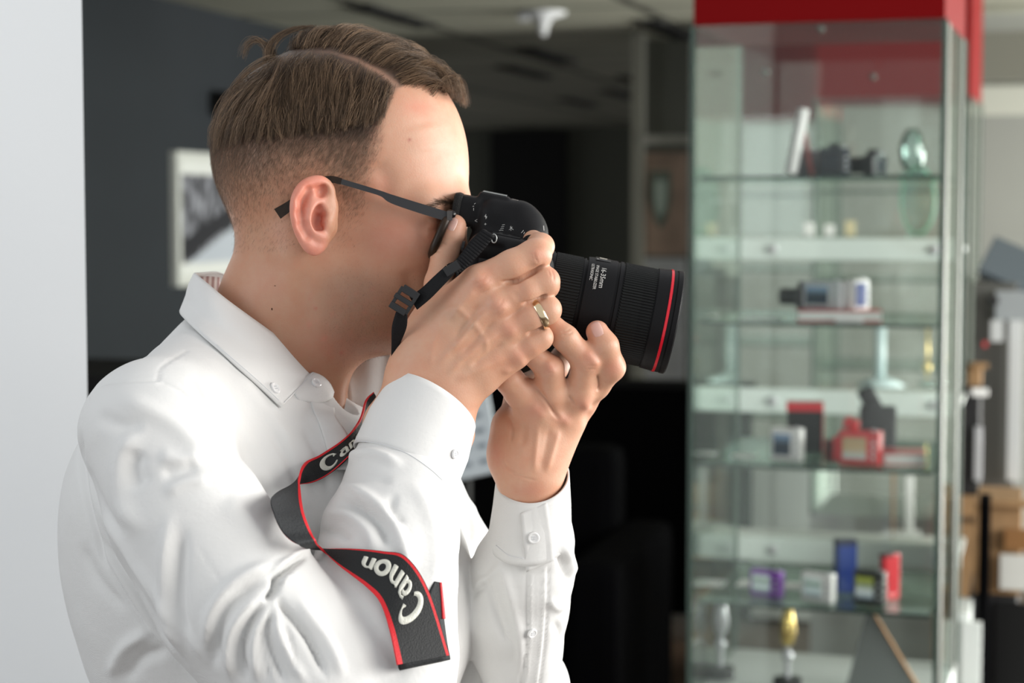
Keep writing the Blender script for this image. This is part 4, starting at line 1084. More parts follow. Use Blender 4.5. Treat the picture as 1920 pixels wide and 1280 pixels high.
# opening for the neck and the hands
fs.chain([(600, 420, 0, 132), (548, 560, 0, 137), (494, 690, 0, 141), (478, 770, 0, 140)], k=0.004, mode='s')
fs.chain([(660, 640, 0, 60), (656, 720, 0, 42), (650, 785, -4, 26), (656, 815, -8, 6)], k=0.003, mode='s')
fs.chain([(650, 712, -66, 34), (647, 770, -80, 19), (655, 810, -90, 5)], k=0.003, mode='s')
fs.chain([(770, 860, -265, 56), (815, 740, -228, 66)], k=0.003, mode='s')
fs.chain([(997, 1030, -70, 52), (998, 880, -110, 56)], k=0.003, mode='s')
VS, FS = fs.mesh(h=0.0021)
Nn = vnormals(VS, FS); 
if (Nn * (VS - VS.mean(0))).sum() < 0: Nn = -Nn
SHIRT_FOLDS = [
    # upper arm
    ([(274, 791), (238, 836), (224, 890), (233, 954), (270, 1008)], 17, 5.5),
    ([(262, 840), (252, 875), (268, 918)], 17, -5.5),
    ([(292, 852), (338, 864), (380, 858)], 13, 3.5), ([(300, 890), (346, 880), (372, 866)], 12, -3.5),
    ([(305, 930), (345, 905), (400, 900)], 12, 3),
    ([(322, 950), (313, 1010), (310, 1100), (322, 1180), (345, 1250)], 12, 5.5), ([(345, 975), (337, 1060), (340, 1150), (362, 1230)], 12, -5),
    ([(172, 985), (211, 1042), (270, 1130), (356, 1262)], 7, -3.5), ([(165, 900), (205, 985), (270, 1080), (345, 1185), (420, 1275)], 9, 3),
    ([(155, 860), (190, 940), (235, 1010)], 8, -2),
    ([(530, 1050), (450, 1085), (400, 1145), (385, 1230)], 12, 6), ([(500, 1085), (440, 1120), (412, 1170), (405, 1260)], 9, -5),
    ([(500, 1108), (452, 1150), (428, 1205), (436, 1285)], 9, 6), ([(498, 1126), (466, 1172), (452, 1220), (462, 1285)], 7, -4.5),
    ([(505, 1130), (482, 1180), (476, 1225), (486, 1285)], 8, 5), ([(508, 1140), (500, 1190), (515, 1240), (540, 1290)], 6, -5),
    ([(519, 1130), (520, 1180), (545, 1235), (580, 1290)], 8, 4), ([(522, 1104), (532, 1140), (575, 1195), (612, 1275)], 7, -5),
    ([(545, 1110), (575, 1150), (615, 1205), (650, 1280)], 12, 4),
    ([(575, 1035), (545, 1060), (522, 1080), (514, 1104), (494, 1128)], 6, -11, 0.15),
    ([(590, 1020), (560, 1040), (530, 1058), (505, 1082)], 7, 4), ([(525, 1095), (535, 1085), (560, 1078)], 5, 4),
    ([(205, 740), (260, 760), (330, 800), (400, 870)], 18, 3.5), ([(175, 775), (235, 800), (275, 800)], 14, -3.5),
    ([(420, 930), (470, 980), (520, 1010)], 22, 3),
    ([(347, 700), (401, 772), (455, 866), (478, 892)], 6, -3.2),
    ([(370, 690), (430, 770), (490, 868)], 12, 1.8),
    ([(500, 1133), (487, 1176), (497, 1228), (508, 1285)], 3, -2.6), ([(508, 1116), (552, 1159), (586, 1211), (618, 1280)], 3.5, -3.0),
    ([(495, 1124), (460, 1180), (453, 1228), (474, 1285)], 3.2, -2.4), ([(431, 1116), (398, 1159), (396, 1211), (402, 1260)], 3.5, -1.8),
    ([(534, 1159), (548, 1215), (560, 1270)], 3, -1.8), ([(504, 1088), (521, 1073), (545, 1055)], 3, -3.0, 0.1), ([(516, 1100), (530, 1084), (552, 1070)], 2.6, 1.6, 0.1),
    ([(163, 995), (262, 1159), (362, 1275)], 3.5, -1.8), ([(224, 1008), (310, 1159), (362, 1237)], 4, 1.6), ([(366, 1015), (400, 1070), (430, 1110)], 2.5, -0.8), ([(640, 905), (668, 935), (690, 965)], 3, -1.5), ([(700, 990), (716, 1005), (725, 1030)], 3, -1.2),
    # chest
    ([(430, 690), (500, 770), (560, 850)], 14, 2.2), ([(500, 790), (545, 870), (575, 950)], 10, -2.5),
    ([(470, 860), (520, 930), (540, 1000)], 16, 2.5), ([(560, 790), (600, 860), (620, 940)], 9, -2.2), ([(580, 770), (628, 850)], 8, 2.2),
    # shoulder seam and yoke
    ([(168, 742), (182, 725), (211, 717), (297, 712)], 2.6, -1.6, 0.02), ([(168, 748), (184, 731), (212, 723), (297, 718)], 2.6, 0.9, 0.02),
    ([(297, 716), (302, 688), (352, 656)], 2.6, -1.2, 0.02), ([(297, 712), (340, 735), (385, 775)], 2.6, -1.2, 0.1),
    # back
    ([(150, 800), (152, 860), (162, 930), (182, 1010), (200, 1070)], 5, -4, 0.2),
    ([(205, 1275), (235, 1215), (290, 1180)], 12, 5), ([(230, 1285), (265, 1235), (320, 1215)], 12, -4),
    ([(150, 1010), (180, 1080), (240, 1150)], 10, -2.5),
    # forearm
    ([(625, 905), (679, 926), (722, 962), (752, 1020), (770, 1085)], 12, 6), ([(628, 941), (662, 947), (708, 979), (736, 1030)], 9, -6.5),
    ([(600, 965), (650, 966), (690, 1000), (706, 1040)], 11, 4.5), ([(592, 1000), (630, 996), (664, 1015)], 8, -4),
    ([(637, 880), (655, 858), (702, 850), (760, 875)], 9, 4.5), ([(634, 908), (660, 900), (700, 895), (740, 905)], 9, -2.6),
    ([(760, 895), (800, 950), (820, 1030), (810, 1120)], 14, 3), ([(740, 920), (735, 960), (760, 985)], 7, -3),
    ([(815, 910), (838, 980), (832, 1060)], 9, -2.6), ([(845, 930), (850, 1010), (840, 1090)], 9, 2.6),
    ([(690, 1060), (780, 1130), (820, 1230)], 20, 3), ([(650, 1120), (720, 1200), (760, 1280)], 16, -3),
    # far sleeve
    ([(930, 1030), (955, 1110), (975, 1200), (975, 1280)], 9, 3), ([(905, 1060), (925, 1130), (955, 1220)], 8, -3),
    ([(885, 1100), (925, 1075), (940, 1050)], 6, 2.5), ([(880, 1120), (915, 1095)], 5, -3),
    ([(1046, 1035), (1060, 1070), (1072, 1100)], 6, -5), ([(1055, 1015), (1070, 1050), (1078, 1080)], 7, 3.5),
    ([(1025, 1120), (1045, 1140), (1062, 1130)], 7, 2.5), ([(1035, 1160), (1050, 1190), (1045, 1240)], 8, -3),
    ([(988, 1075), (988, 1140), (986, 1220), (976, 1300)], 3, -1.6, 0.02), ([(992, 1075), (993, 1140), (991, 1220), (982, 1300)], 3, 1.4, 0.02),
    ([(1027, 1062), (1026, 1130), (1020, 1210), (1010, 1290)], 3, -1.6, 0.02), ([(1022, 1062), (1021, 1130), (1015, 1210), (1005, 1290)], 3, 1.2, 0.02),
    ([(880, 930), (890, 990), (885, 1040)], 8, 3), ([(868, 1010), (864, 1100), (866, 1220)], 6, -3),
]
VS = VS + Nn * (vnoise(VS, 16, 3) * 0.0022 + vnoise(VS, 42, 5) * 0.0006)[:, None]
VS = folds(VS, Nn, SHIRT_FOLDS)
VS = lap(VS, FS, 0.3)

person = empty('person', Vector(toW(K(480, 1280, 0))), 'person in a white button-down shirt with glasses, lifting a black camera to the eye', 'person')
WS = toW(VS); FSo = outward(WS, FS)
shirt = mesh_np('shirt', WS, FSo, M_SHIRT, person)
BV_SHIRT = BVHTree.FromPolygons([tuple(v) for v in WS], FSo.tolist())
def hit(bv, u, v):
    d = Vector(toW(K(u, v, 0))) - Vector(CAM)
    h = bv.ray_cast(Vector(CAM), d.normalized())
    return h[0], h[1]
def onsurf(bv, u, v, off=0.0, default=-200):
    """depth value w of the surface seen at u, v, less off pixels"""
    p, n = hit(bv, u, v)
    if p is None: return default
    return (toK(np.array(p))[2] - 1.6) * 2250 - off

def strip(name, A, B, m, parent, n=60, rows=8, thick=0.0012, bulge=0.0, sm=True, prof=None):
    """sheet between two edge curves given as (u,v,w) points"""
    A = resample(catmull([np.array(p, float) for p in A], 8), n); B = resample(catmull([np.array(p, float) for p in B], 8), n)
    V = []
    for j in range(rows):
        t = j / (rows - 1)
        for i in range(n):
            q = A[i] * (1 - t) + B[i] * t
            q[2] -= bulge * 4 * t * (1 - t)
            if prof: q = q + np.array(prof(i / (n - 1), t))
            V.append(K(*q))
    F = np.array([[j * n + i, j * n + i + 1, (j + 1) * n + i + 1, (j + 1) * n + i] for j in range(rows - 1) for i in range(n - 1)])
    o = mesh_np(name, toW(np.array(V)), F, m, parent, sm)
    md = o.modifiers.new('s', 'SOLIDIFY'); md.thickness = thick; md.offset = 0
    return o

# trousers, belt line and shoes, out of frame but part of him
ft = Field()
for sg in (-1, 1):
    yb = 1.62 + sg * 0.09
    ft.cap(kw(-0.20, yb, 0.95), 0.118, kw(-0.19, yb, 0.52), 0.082, k=0.03); ft.cap(kw(-0.19, yb, 0.52), 0.082, kw(-0.23, yb, 0.08), 0.062, k=0.02)
VT, FT = ft.mesh(h=0.006)
WT = toW(VT); mesh_np('trousers', WT, outward(WT, FT), mat('dark_trousers', (0.015, 0.018, 0.025), rough=0.85), person)
for sg in (-1, 1):
    fo = Field(); yb = 1.62 + sg * 0.09
    fo.cap(kw(-0.25, yb, 0.05), 0.046, kw(-0.06, yb, 0.038), 0.036, k=0.01); fo.cap(kw(-0.24, yb, 0.04), 0.04, kw(-0.24, yb, 0.10), 0.05, k=0.02)
    VO, FO = fo.mesh(h=0.004); WO = toW(VO); WO[:, 2] = np.maximum(WO[:, 2], 0.004)
    mesh_np('shoe', WO, outward(WO, FO), mat('black_leather', (0.012, 0.010, 0.009), rough=0.35), person)

# collar: neck edge and fallen edge
sw = lambda u, v, off: onsurf(BV_SHIRT, u, v, off)
colA = [(597, 692, -72), (560, 662, -104), (510, 624, -136), (460, 588, -148), (420, 558, -140), (390, 532, -104), (370, 515, -48), (366, 512, 20), (384, 511, 80), (420, 514, 128), (480, 556, 158), (560, 620, 152), (632, 668, 96), (690, 672, 60), (738, 655, 40)]
colB = [(527, 763, sw(527, 763, 9)), (490, 728, sw(490, 728, 9)), (450, 692, sw(450, 692, 10)), (410, 655, sw(410, 655, 11)), (375, 625, sw(375, 625, 14)), (350, 602, -140), (338, 586, -50), (345, 576, 40), (372, 574, 120), (420, 590, 190), (490, 620, 230), (560, 670, 230), (640, 720, 180), (700, 740, 120), (762, 735, 80)]
def colprof(s, t):
    roll = sin(pi * min(1, t * 1.6)) * 7 if t < 0.63 else 0
    return (-roll * 0.25, -roll * 0.25, -roll * (1 if s < 0.5 else -1))
collar = strip('collar', colA, colB, M_SHIRT, person, n=110, rows=14, thick=0.0016, prof=colprof)
# collar stand inside the fold
strip('collar_stand', [(a, b + 3, c * 0.97) for a, b, c in colA[:13]], [(a - 10, b + 62, c * 0.97) for a, b, c in colA[:13]], M_SHIRT, person, n=80, rows=5, thick=0.0012)
# stitched edge line on the collar
def stitch(name, pts, parent, r=0.00035, m=None):
    mb = MB(); mb.tube([W(*p) for p in catmull([np.array(p, float) for p in pts], 6)], r, 5)
    return mb.build(name, m or M_THREAD, parent, True)
# near front band with its button, far front
tw0 = lambda u, v: onsurf(BV_SHIRT, u, v, 0)
wt = lambda u, v, w, o=4: (u, v, min(w, onsurf(BV_SHIRT, u, v, o, 900)))
tab = strip('neckband_tab', [wt(548, 732, -150, -4), wt(570, 708, -128, 2), wt(597, 694, -98, 7), wt(612, 702, -84, 7)], [wt(560, 752, -150, -5), wt(595, 756, -128, 1), wt(620, 748, -96, 6), wt(626, 735, -78, 6)], M_SHIRT, person, n=24, rows=8, thick=0.0012, bulge=6)
strip('placket', [wt(574, 706, -118, -2), wt(584, 760, -118, 1), wt(600, 800, -118, 1), wt(612, 840, -120, 1), (626, 880, tw0(612, 880) - 1)], [wt(620, 712, -66), wt(627, 745, -66), (629, 780, min(-66, tw0(612, 780) - 3)), (650, 812, tw0(634, 812) - 6), (662, 845, tw0(640, 845) - 5), (676, 880, tw0(640, 880) - 3)], M_SHIRT, person, n=40, rows=10, thick=0.0012, bulge=4)
strip('shirt_front', [(632, 680, 10), (652, 730, -4), (655, 790, -6), (662, 860, -10), (672, 960, -10)], [(742, 652, 50), (752, 720, 34), (758, 800, 20), (760, 870, 10), (760, 960, 0)], M_SHIRT, person, n=40, rows=14, thick=0.0012,
      prof=lambda s, t: (0, 3 * sin(t * 14 + s * 5) * t, 9 * sin(t * 9 + s * 6) * t))

def loft(name, rings, m, parent, n=56, thick=0.0016, sub=6, close=True):
    """rings: (centre uvw, axis1, axis2)"""
    V = []
    R_ = []
    for i in range(len(rings) - 1):
        for k in range(sub):
            t = k / sub
            R_.append([np.array(rings[i][j], float) * (1 - t) + np.array(rings[i + 1][j], float) * t for j in range(3)])
    R_.append([np.array(rings[-1][j], float) for j in range(3)])
    for c, a, b in R_:
        for k in range(n):
            th = 2 * pi * k / n
            V.append(K(*(c + a * cos(th) + b * sin(th))))
    F = []
    for i in range(len(R_) - 1):
        for k in range(n):
            k2 = (k + 1) % n
            F.append([i * n + k, i * n + k2, (i + 1) * n + k2, (i + 1) * n + k])
    o = mesh_np(name, toW(np.array(V)), np.array(F), m, parent)
    md = o.modifiers.new('s', 'SOLIDIFY'); md.thickness = thick; md.offset = 0
    return o, R_
cuff_n, RN = loft('cuff', [((811, 757, -228), (77, 50, 6), (18, -29, -80)), ((785, 815, -244), (90, 50, 4), (15, -26, -90)), ((758, 877, -264), (94, 45, 0), (10, -20, -100))], M_SHIRT, person)
cuff_f, RF_ = loft('cuff', [((999, 893, -100), (67, -4, 0), (0, 50, -62)), ((997, 950, -88), (72, -5, 0), (0, 54, -68)), ((993, 1006, -76), (77, -6, 0), (0, 55, -74))], M_SHIRT, person)

def button(uvw, r_px, parent, nrm=None, tilt=(0, 0)):
    c = W(*uvw); r = KR(r_px, uvw[2])
    if nrm is None: nrm = Vector(CAM) - c
    nrm = Vector(nrm).normalized()
    M = Matrix.Translation(c) @ nrm.to_track_quat('X', 'Z').to_matrix().to_4x4()
    mb = MB(); mb.lathe([(-0.0006, 0), (-0.0006, r), (0.0009, r), (0.0013, r * 0.9), (0.0013, r * 0.72), (0.0007, r * 0.6), (0.0007, 0)], M, 24)
    o = mb.build('button', M_BUTTON, parent, True); shade_auto(o, 40)
    th = MB()
    for a in (45, 135, 225, 315):
        p = M @ Vector((0.0009, r * 0.28 * cos(radians(a)), r * 0.28 * sin(radians(a))))
        th.box(p, (0.0009, 0.0009, 0.0009), M.to_3x3().to_4x4())
    th.build('button_thread', M_THREAD, o)
    return o
def surf_button(u, v, r, bv=BV_SHIRT, off=4, dn=0):
    p, n = hit(bv, u, v)
    return button((u, v, onsurf(bv, u, v, off)), r, person, n)
bpy.context.view_layer.update()
def bvh_of(*objs):
    dg = bpy.context.evaluated_depsgraph_get(); VV = []; FF = []
    for o in objs:
        e = o.evaluated_get(dg); me = e.to_mesh(); n = len(VV)
        VV += [tuple(o.matrix_world @ v.co) for v in me.vertices]; FF += [[i + n for i in p.vertices] for p in me.polygons]
        e.to_mesh_clear()
    return BVHTree.FromPolygons(VV, FF)
BV_CLOTH = bvh_of(shirt, collar, tab, cuff_n, cuff_f)
sc_ = lambda u, v, off: onsurf(BV_CLOTH, u, v, off)
for (u, v, r) in ((516, 727, 11.5), (593, 717, 10), (1001, 1008, 11), (998, 1187, 9.5), (853, 851, 9)):
    surf_button(u, v, r, BV_CLOTH, 3)
def seam(name, pts, off=0.6, r=0.0003):
    L = catmull([np.array(p, float) for p in pts], 8)
    mb = MB(); mb.tube([W(u, v, sc_(u, v, off)) for u, v in L], r, 5)
    return mb.build(name, M_THREAD, person, True)
seam('collar_stitching', [(533, 754), (562, 725), (590, 694)])
seam('collar_stitching', [(405, 646), (450, 684), (490, 719), (523, 750)])
seam('cuff_stitching', [(668, 826), (714, 832), (762, 849), (803, 876), (830, 900)])
seam('cuff_stitching', [(930, 1022), (953, 1040), (982, 1047)])
# overlap of the far cuff
ov = strip('cuff_overlap', [(975, 962, sc_(975, 962, 3)), (980, 1010, sc_(980, 1010, 3)), (987, 1072, sc_(987, 1066, 6))], [(1026, 942, sc_(1026, 942, 3)), (1036, 1000, sc_(1036, 1000, 3)), (1040, 1050, sc_(1040, 1046, 5))], M_SHIRT, person, n=20, rows=8, thick=0.0014,
           prof=lambda s, t: (0, 0, 0))

# woven label strip inside the back of the collar
M_LABEL = mat('collar_label', (0.62, 0.45, 0.42), rough=0.8)
_t = M_LABEL.node_tree; _c = _t.nodes.new('ShaderNodeTexCoord'); _w = _t.nodes.new('ShaderNodeTexWave'); _w.inputs['Scale'].default_value = 90; _r = _t.nodes.new('ShaderNodeValToRGB')
_r.color_ramp.elements[0].color = (0.36, 0.20, 0.19, 1); _r.color_ramp.elements[1].color = (0.72, 0.66, 0.64, 1)
_t.links.new(_c.outputs['Object'], _w.inputs['Vector']); _t.links.new(_w.outputs[1], _r.inputs[0]); _t.links.new(_r.outputs[0], _t.nodes['Principled BSDF'].inputs['Base Color'])
strip('collar_label', [(374, 519, 40), (392, 518, 72), (412, 520, 106)], [(380, 544, 40), (396, 550, 70), (414, 556, 100)], M_LABEL, person, n=12, rows=4, thick=0.0006)
# ------------------------------------------------------------------ surface detail and colour of the skin
def nrm_out(V, F):
    n = vnormals(V, F); c = V.mean(0)
    q = V + n * 0.002
    return n
def orient_n(V, F, n, fld):
    i = np.random.RandomState(1).choice(len(V), 200)
    d = fld.ev(V[i] + n[i] * 0.001) - fld.ev(V[i] - n[i] * 0.001)
    return n if d.mean() > 0 else -n
NR = orient_n(VR, FR, vnormals(VR, FR), fr); NL = orient_n(VL, FL, vnormals(VL, FL), fl); NH = orient_n(VH, FH, vnormals(VH, FH), fh)
HAND_R = [
    ([(842, 604), (868, 570), (896, 536)], 8, 1.6), ([(815, 690), (862, 640), (897, 600), (930, 574)], 7, 1.9), ([(835, 705), (884, 658), (948, 618)], 7, 1.6), ([(850, 715), (905, 690), (960, 664)], 8, 1.2),
    ([(850, 640), (880, 600), (905, 565)], 8, -1.8), ([(862, 668), (900, 630), (932, 600)], 7, -1.9), ([(880, 690), (918, 662), (950, 640)], 7, -1.6),
    ([(812, 592), (835, 582), (858, 578), (880, 598), (897, 617), (912, 645), (908, 676)], 6, 0.9), ([(820, 620), (812, 650), (806, 690)], 6, 0.5), ([(880, 598), (868, 630), (845, 668)], 5, 0.5),
    ([(896, 522), (908, 532)], 15, 2.2, 0), ([(928, 568), (938, 578)], 15, 2.4, 0), ([(948, 612), (957, 620)], 14, 2.0, 0), ([(964, 662), (972, 670)], 14, 2.0, 0),
    ([(934, 528), (961, 528), (995, 513), (1024, 494)], 3.2, -4.0), ([(975, 571), (1000, 566), (1028, 552)], 3.2, -3.4), ([(985, 628), (1004, 622), (1028, 612)], 3.2, -3.2),
    ([(968, 520), (975, 545), (960, 560)], 10, -1.2), ([(1001, 470), (1003, 482), (1010, 494)], 1.6, -0.6), ([(996, 474), (999, 488)], 1.6, -0.4), ([(1033, 503), (1038, 516), (1038, 528)], 1.8, -0.5), ([(1028, 506), (1032, 518)], 1.6, -0.35),
    ([(888, 536), (905, 524), (914, 512)], 1.5, -0.35), ([(893, 545), (912, 531), (922, 520)], 1.5, -0.35), ([(900, 552), (918, 540)], 1.5, -0.35), ([(922, 588), (938, 570), (946, 556)], 1.5, -0.35), ([(930, 592), (944, 577)], 1.5, -0.35),
    ([(812, 462), (828, 455), (842, 461)], 1.8, -0.8), ([(806, 482), (816, 472), (830, 470)], 1.8, -0.7),
    ([(1008, 500), (1004, 478), (1000, 464)], 9, 1.0), ([(938, 700), (965, 690), (990, 672)], 6, 1.2),
]
HAND_L = [
    ([(1052, 628), (1064, 627), (1076, 621)], 1.6, -0.6), ([(1049, 622), (1062, 620), (1072, 614)], 1.5, -0.45), ([(1104, 664), (1116, 680)], 9, 1.6, 0), ([(1030, 684), (1036, 696)], 9, 1.4, 0),
    ([(1100, 686), (1118, 684)], 1.5, -0.35), ([(1098, 693), (1118, 691)], 1.5, -0.3), ([(1022, 700), (1040, 697)], 1.5, -0.3),
    ([(1003, 764), (1014, 776)], 13, 2.2, 0), ([(1052, 782), (1060, 790)], 11, 1.8, 0), ([(1096, 758), (1104, 766)], 9, 1.4, 0),
    ([(1010, 790), (1005, 840), (1000, 890)], 6, 1.2), ([(1050, 800), (1035, 850), (1022, 890)], 6, 1.2), ([(1032, 795), (1022, 850), (1012, 890)], 7, -1.2),
    ([(950, 775), (960, 800), (958, 830)], 3, -0.9), ([(968, 770), (982, 800), (978, 840)], 8, -1.2), ([(946, 870), (975, 892), (1010, 902)], 1.8, -0.6), ([(940, 850), (950, 875), (975, 900)], 2, -0.6),
    ([(1002, 722), (1020, 745), (1040, 775), (1050, 790)], 4, -2.0), ([(1066, 740), (1080, 760)], 3.5, -1.2), ([(1120, 700), (1124, 722), (1120, 735)], 3, -2.0),
]
VR = folds(VR, NR, HAND_R); VL = folds(VL, NL, HAND_L)
FACE = [([(796, 404), (812, 412), (832, 412)], 3, -1.2), ([(800, 398), (818, 400), (834, 402)], 3, 0.9), ([(772, 426), (790, 440), (806, 458)], 5, -0.7), ([(800, 432), (815, 430), (830, 434)], 2, -0.8),
        ([(760, 500), (770, 540), (764, 580)], 14, -1.4), ([(560, 500), (570, 560), (590, 610)], 16, -1.6), ([(600, 480), (640, 560), (700, 620)], 20, 0.8), ([(700, 300), (725, 340), (715, 380)], 18, -1.8), ([(790, 230), (800, 290)], 30, 1.0)]
VH = folds(VH, NH, FACE)

def colour_body(V):
    U, Y = proj(V); U = U.copy(); Y = Y.copy()
    c = np.tile(SKIN, (len(V), 1))
    def mixc(m, col, a=1.0):
        m = np.clip(m * a, 0, 1)[:, None]; c[:] = c * (1 - m) + np.array(col) * m
    return U, Y, c, mixc
def scalp_mask(U, Y):
    """1 where hair covers the skin, fading out towards the clipped edge"""
    # front hairline: from the parting at (745,160) down the temple to the sideburn
    fx = np.interp(Y, [60, 120, 160, 215, 260, 300, 345, 400, 425], [900, 790, 748, 722, 722, 716, 700, 700, 690])
    fx = np.where(Y < 165, np.interp(Y, [60, 100, 140, 165], [900, 860, 800, 750]), fx)
    front = 1 - smooth01(U, fx - np.interp(Y, [190, 250], [14, 46]), fx + 5)
    low = np.interp(U, [400, 430, 470, 520, 600, 650, 690, 720], [460, 450, 420, 372, 345, 425, 425, 400])
    return front, low
# head
U, Y, c, mixc = colour_body(VH)
front, low = scalp_mask(U, Y)
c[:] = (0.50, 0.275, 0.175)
mixc(blob(U, Y, (810, 260), (90, 120)), (0.62, 0.38, 0.27), 1.0)  # forehead lightened, the light on it put into the colour
mixc(smooth01(Y, 470, 640), (0.40, 0.21, 0.128), 0.9)  # jaw and neck darkened, tan and shade both in the colour
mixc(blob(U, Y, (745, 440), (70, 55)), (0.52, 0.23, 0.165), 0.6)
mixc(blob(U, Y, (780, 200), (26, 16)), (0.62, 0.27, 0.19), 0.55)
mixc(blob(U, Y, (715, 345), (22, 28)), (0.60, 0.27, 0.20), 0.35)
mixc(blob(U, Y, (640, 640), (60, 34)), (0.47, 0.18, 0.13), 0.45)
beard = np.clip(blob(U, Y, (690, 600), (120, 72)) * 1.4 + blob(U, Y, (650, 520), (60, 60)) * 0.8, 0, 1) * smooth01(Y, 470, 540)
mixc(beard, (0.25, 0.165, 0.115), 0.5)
mixc(blob(U, Y, (820, 575), (30, 22)), (0.50, 0.20, 0.17), 0.6)
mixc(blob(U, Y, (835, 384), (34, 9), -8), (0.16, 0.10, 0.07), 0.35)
dens = front * (1 - smooth01(Y, 235, low))
dens2 = front * (1 - smooth01(Y, 225, 275))
mixc(dens, (0.22, 0.145, 0.10), 0.7)
mixc(dens2, (0.060, 0.040, 0.028), 0.93)
ppx = np.array([(520, 104), (570, 97), (620, 98), (668, 112), (710, 135), (750, 163)], float)
d_, t_ = pdist(U, Y, ppx); mixc(np.exp(-(d_ / (2.5 + 5 * t_ ** 2)) ** 2) * (VH[:, 2] < 1.6), (0.36, 0.22, 0.155), 0.8 * smooth01(U, 560, 700) * (1 - smooth01(U, 742, 756)))
rs = np.random.RandomState(5)
sp_u = rs.uniform(560, 800, 160); sp_v = rs.uniform(540, 690, 160); 
for a, b in zip(sp_u, sp_v): mixc(blob(U, Y, (a, b), rs.uniform(1.5, 6)), (0.44, 0.17, 0.12), rs.uniform(0.05, 0.3))
for a, b in ((592, 578), (640, 661), (768, 262)): mixc(blob(U, Y, (a, b), 3), (0.36, 0.10, 0.07), 0.8)
CH_ = c
U, Y, c, mixc = colour_body(VE)
c[:] = (0.66, 0.31, 0.23); mixc(blob(U, Y, (556, 395), (12, 50)), (0.64, 0.22, 0.15), 0.8); mixc(blob(U, Y, (578, 345), (26, 12)), (0.64, 0.23, 0.16), 0.8)
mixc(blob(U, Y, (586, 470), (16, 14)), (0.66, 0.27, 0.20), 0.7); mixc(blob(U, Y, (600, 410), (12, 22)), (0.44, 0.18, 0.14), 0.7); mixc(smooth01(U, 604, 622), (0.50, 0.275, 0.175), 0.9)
CE_ = c
U, Y, c, mixc = colour_body(VR)
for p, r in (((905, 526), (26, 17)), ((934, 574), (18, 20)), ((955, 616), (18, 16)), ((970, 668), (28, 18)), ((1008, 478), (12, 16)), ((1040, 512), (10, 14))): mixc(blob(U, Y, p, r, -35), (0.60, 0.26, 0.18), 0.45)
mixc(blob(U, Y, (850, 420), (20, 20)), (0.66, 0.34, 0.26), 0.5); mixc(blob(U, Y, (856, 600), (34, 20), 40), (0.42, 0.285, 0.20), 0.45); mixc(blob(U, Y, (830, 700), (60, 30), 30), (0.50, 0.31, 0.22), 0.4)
CR_ = c
U, Y, c, mixc = colour_body(VL)
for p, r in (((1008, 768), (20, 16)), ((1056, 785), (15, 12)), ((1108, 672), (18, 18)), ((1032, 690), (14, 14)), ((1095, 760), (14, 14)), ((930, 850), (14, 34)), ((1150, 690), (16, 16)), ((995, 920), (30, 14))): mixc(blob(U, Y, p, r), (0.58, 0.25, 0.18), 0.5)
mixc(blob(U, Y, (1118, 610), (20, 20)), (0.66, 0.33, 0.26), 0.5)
CL_ = c
VV = []; FF = []; CC_ = []; n0 = 0
for V_, F_, c_ in ((VH, FH, CH_), (VE, FE, CE_), (VR, FR, CR_), (VL, FL, CL_), (VE2, FE[:, ::-1], CE_)):
    Wv = toW(V_); VV.append(Wv); FF.append(outward(Wv, F_) + n0); CC_.append(c_); n0 += len(Wv)
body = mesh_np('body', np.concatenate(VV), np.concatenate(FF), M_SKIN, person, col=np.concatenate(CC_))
BV_HEAD = BVHTree.FromPolygons([tuple(v) for v in VV[0]], (FF[0]).tolist())
BV_HR = BVHTree.FromPolygons([tuple(v) for v in VV[2]], (FF[2] - len(VV[0]) - len(VV[1])).tolist())
BV_HL = BVHTree.FromPolygons([tuple(v) for v in VV[3]], (FF[3] - len(VV[0]) - len(VV[1]) - len(VV[2])).tolist())
# nails
M_NAIL = mat('nail', (0.66, 0.40, 0.34), rough=0.22, sss=0.2, spec=0.55)
def nail(bv, u, v, a, b, rot, lift=0.0005):
    N1 = 15; V = []; ok = []
    p0, n0_ = hit(bv, u, v)
    for i in range(N1):
        for j in range(N1):
            x = (i / (N1 - 1) * 2 - 1); y = (j / (N1 - 1) * 2 - 1)
            xx = x * math.sqrt(max(0, 1 - 0.42 * y * y)); yy = y * math.sqrt(max(0, 1 - 0.25 * x * x))
            du = xx * a; dv = yy * b; r = radians(rot)
            uu = u + du * cos(r) - dv * sin(r); vv = v + du * sin(r) + dv * cos(r)
            p, n = hit(bv, uu, vv)
            if p is None: p, n = p0, n0_
            e = max(abs(x), abs(y)); l = lift * (1 - e ** 6) - 0.0002
            V.append(p + n * l)
    F = [[i * N1 + j, i * N1 + j + 1, (i + 1) * N1 + j + 1, (i + 1) * N1 + j] for i in range(N1 - 1) for j in range(N1 - 1)]
    V = np.array([tuple(v) for v in V]); F = np.array(F)
    n = np.cross(V[F[0, 1]] - V[F[0, 0]], V[F[0, 3]] - V[F[0, 0]])
    if n @ (V[0] - CAM) > 0: F = F[:, ::-1]
    return mesh_np('fingernail', V, F, M_NAIL, body)
nail(BV_HL, 1119, 617, 11.5, 15.5, -22)
nail(BV_HR, 849, 420, 8, 14, 22)
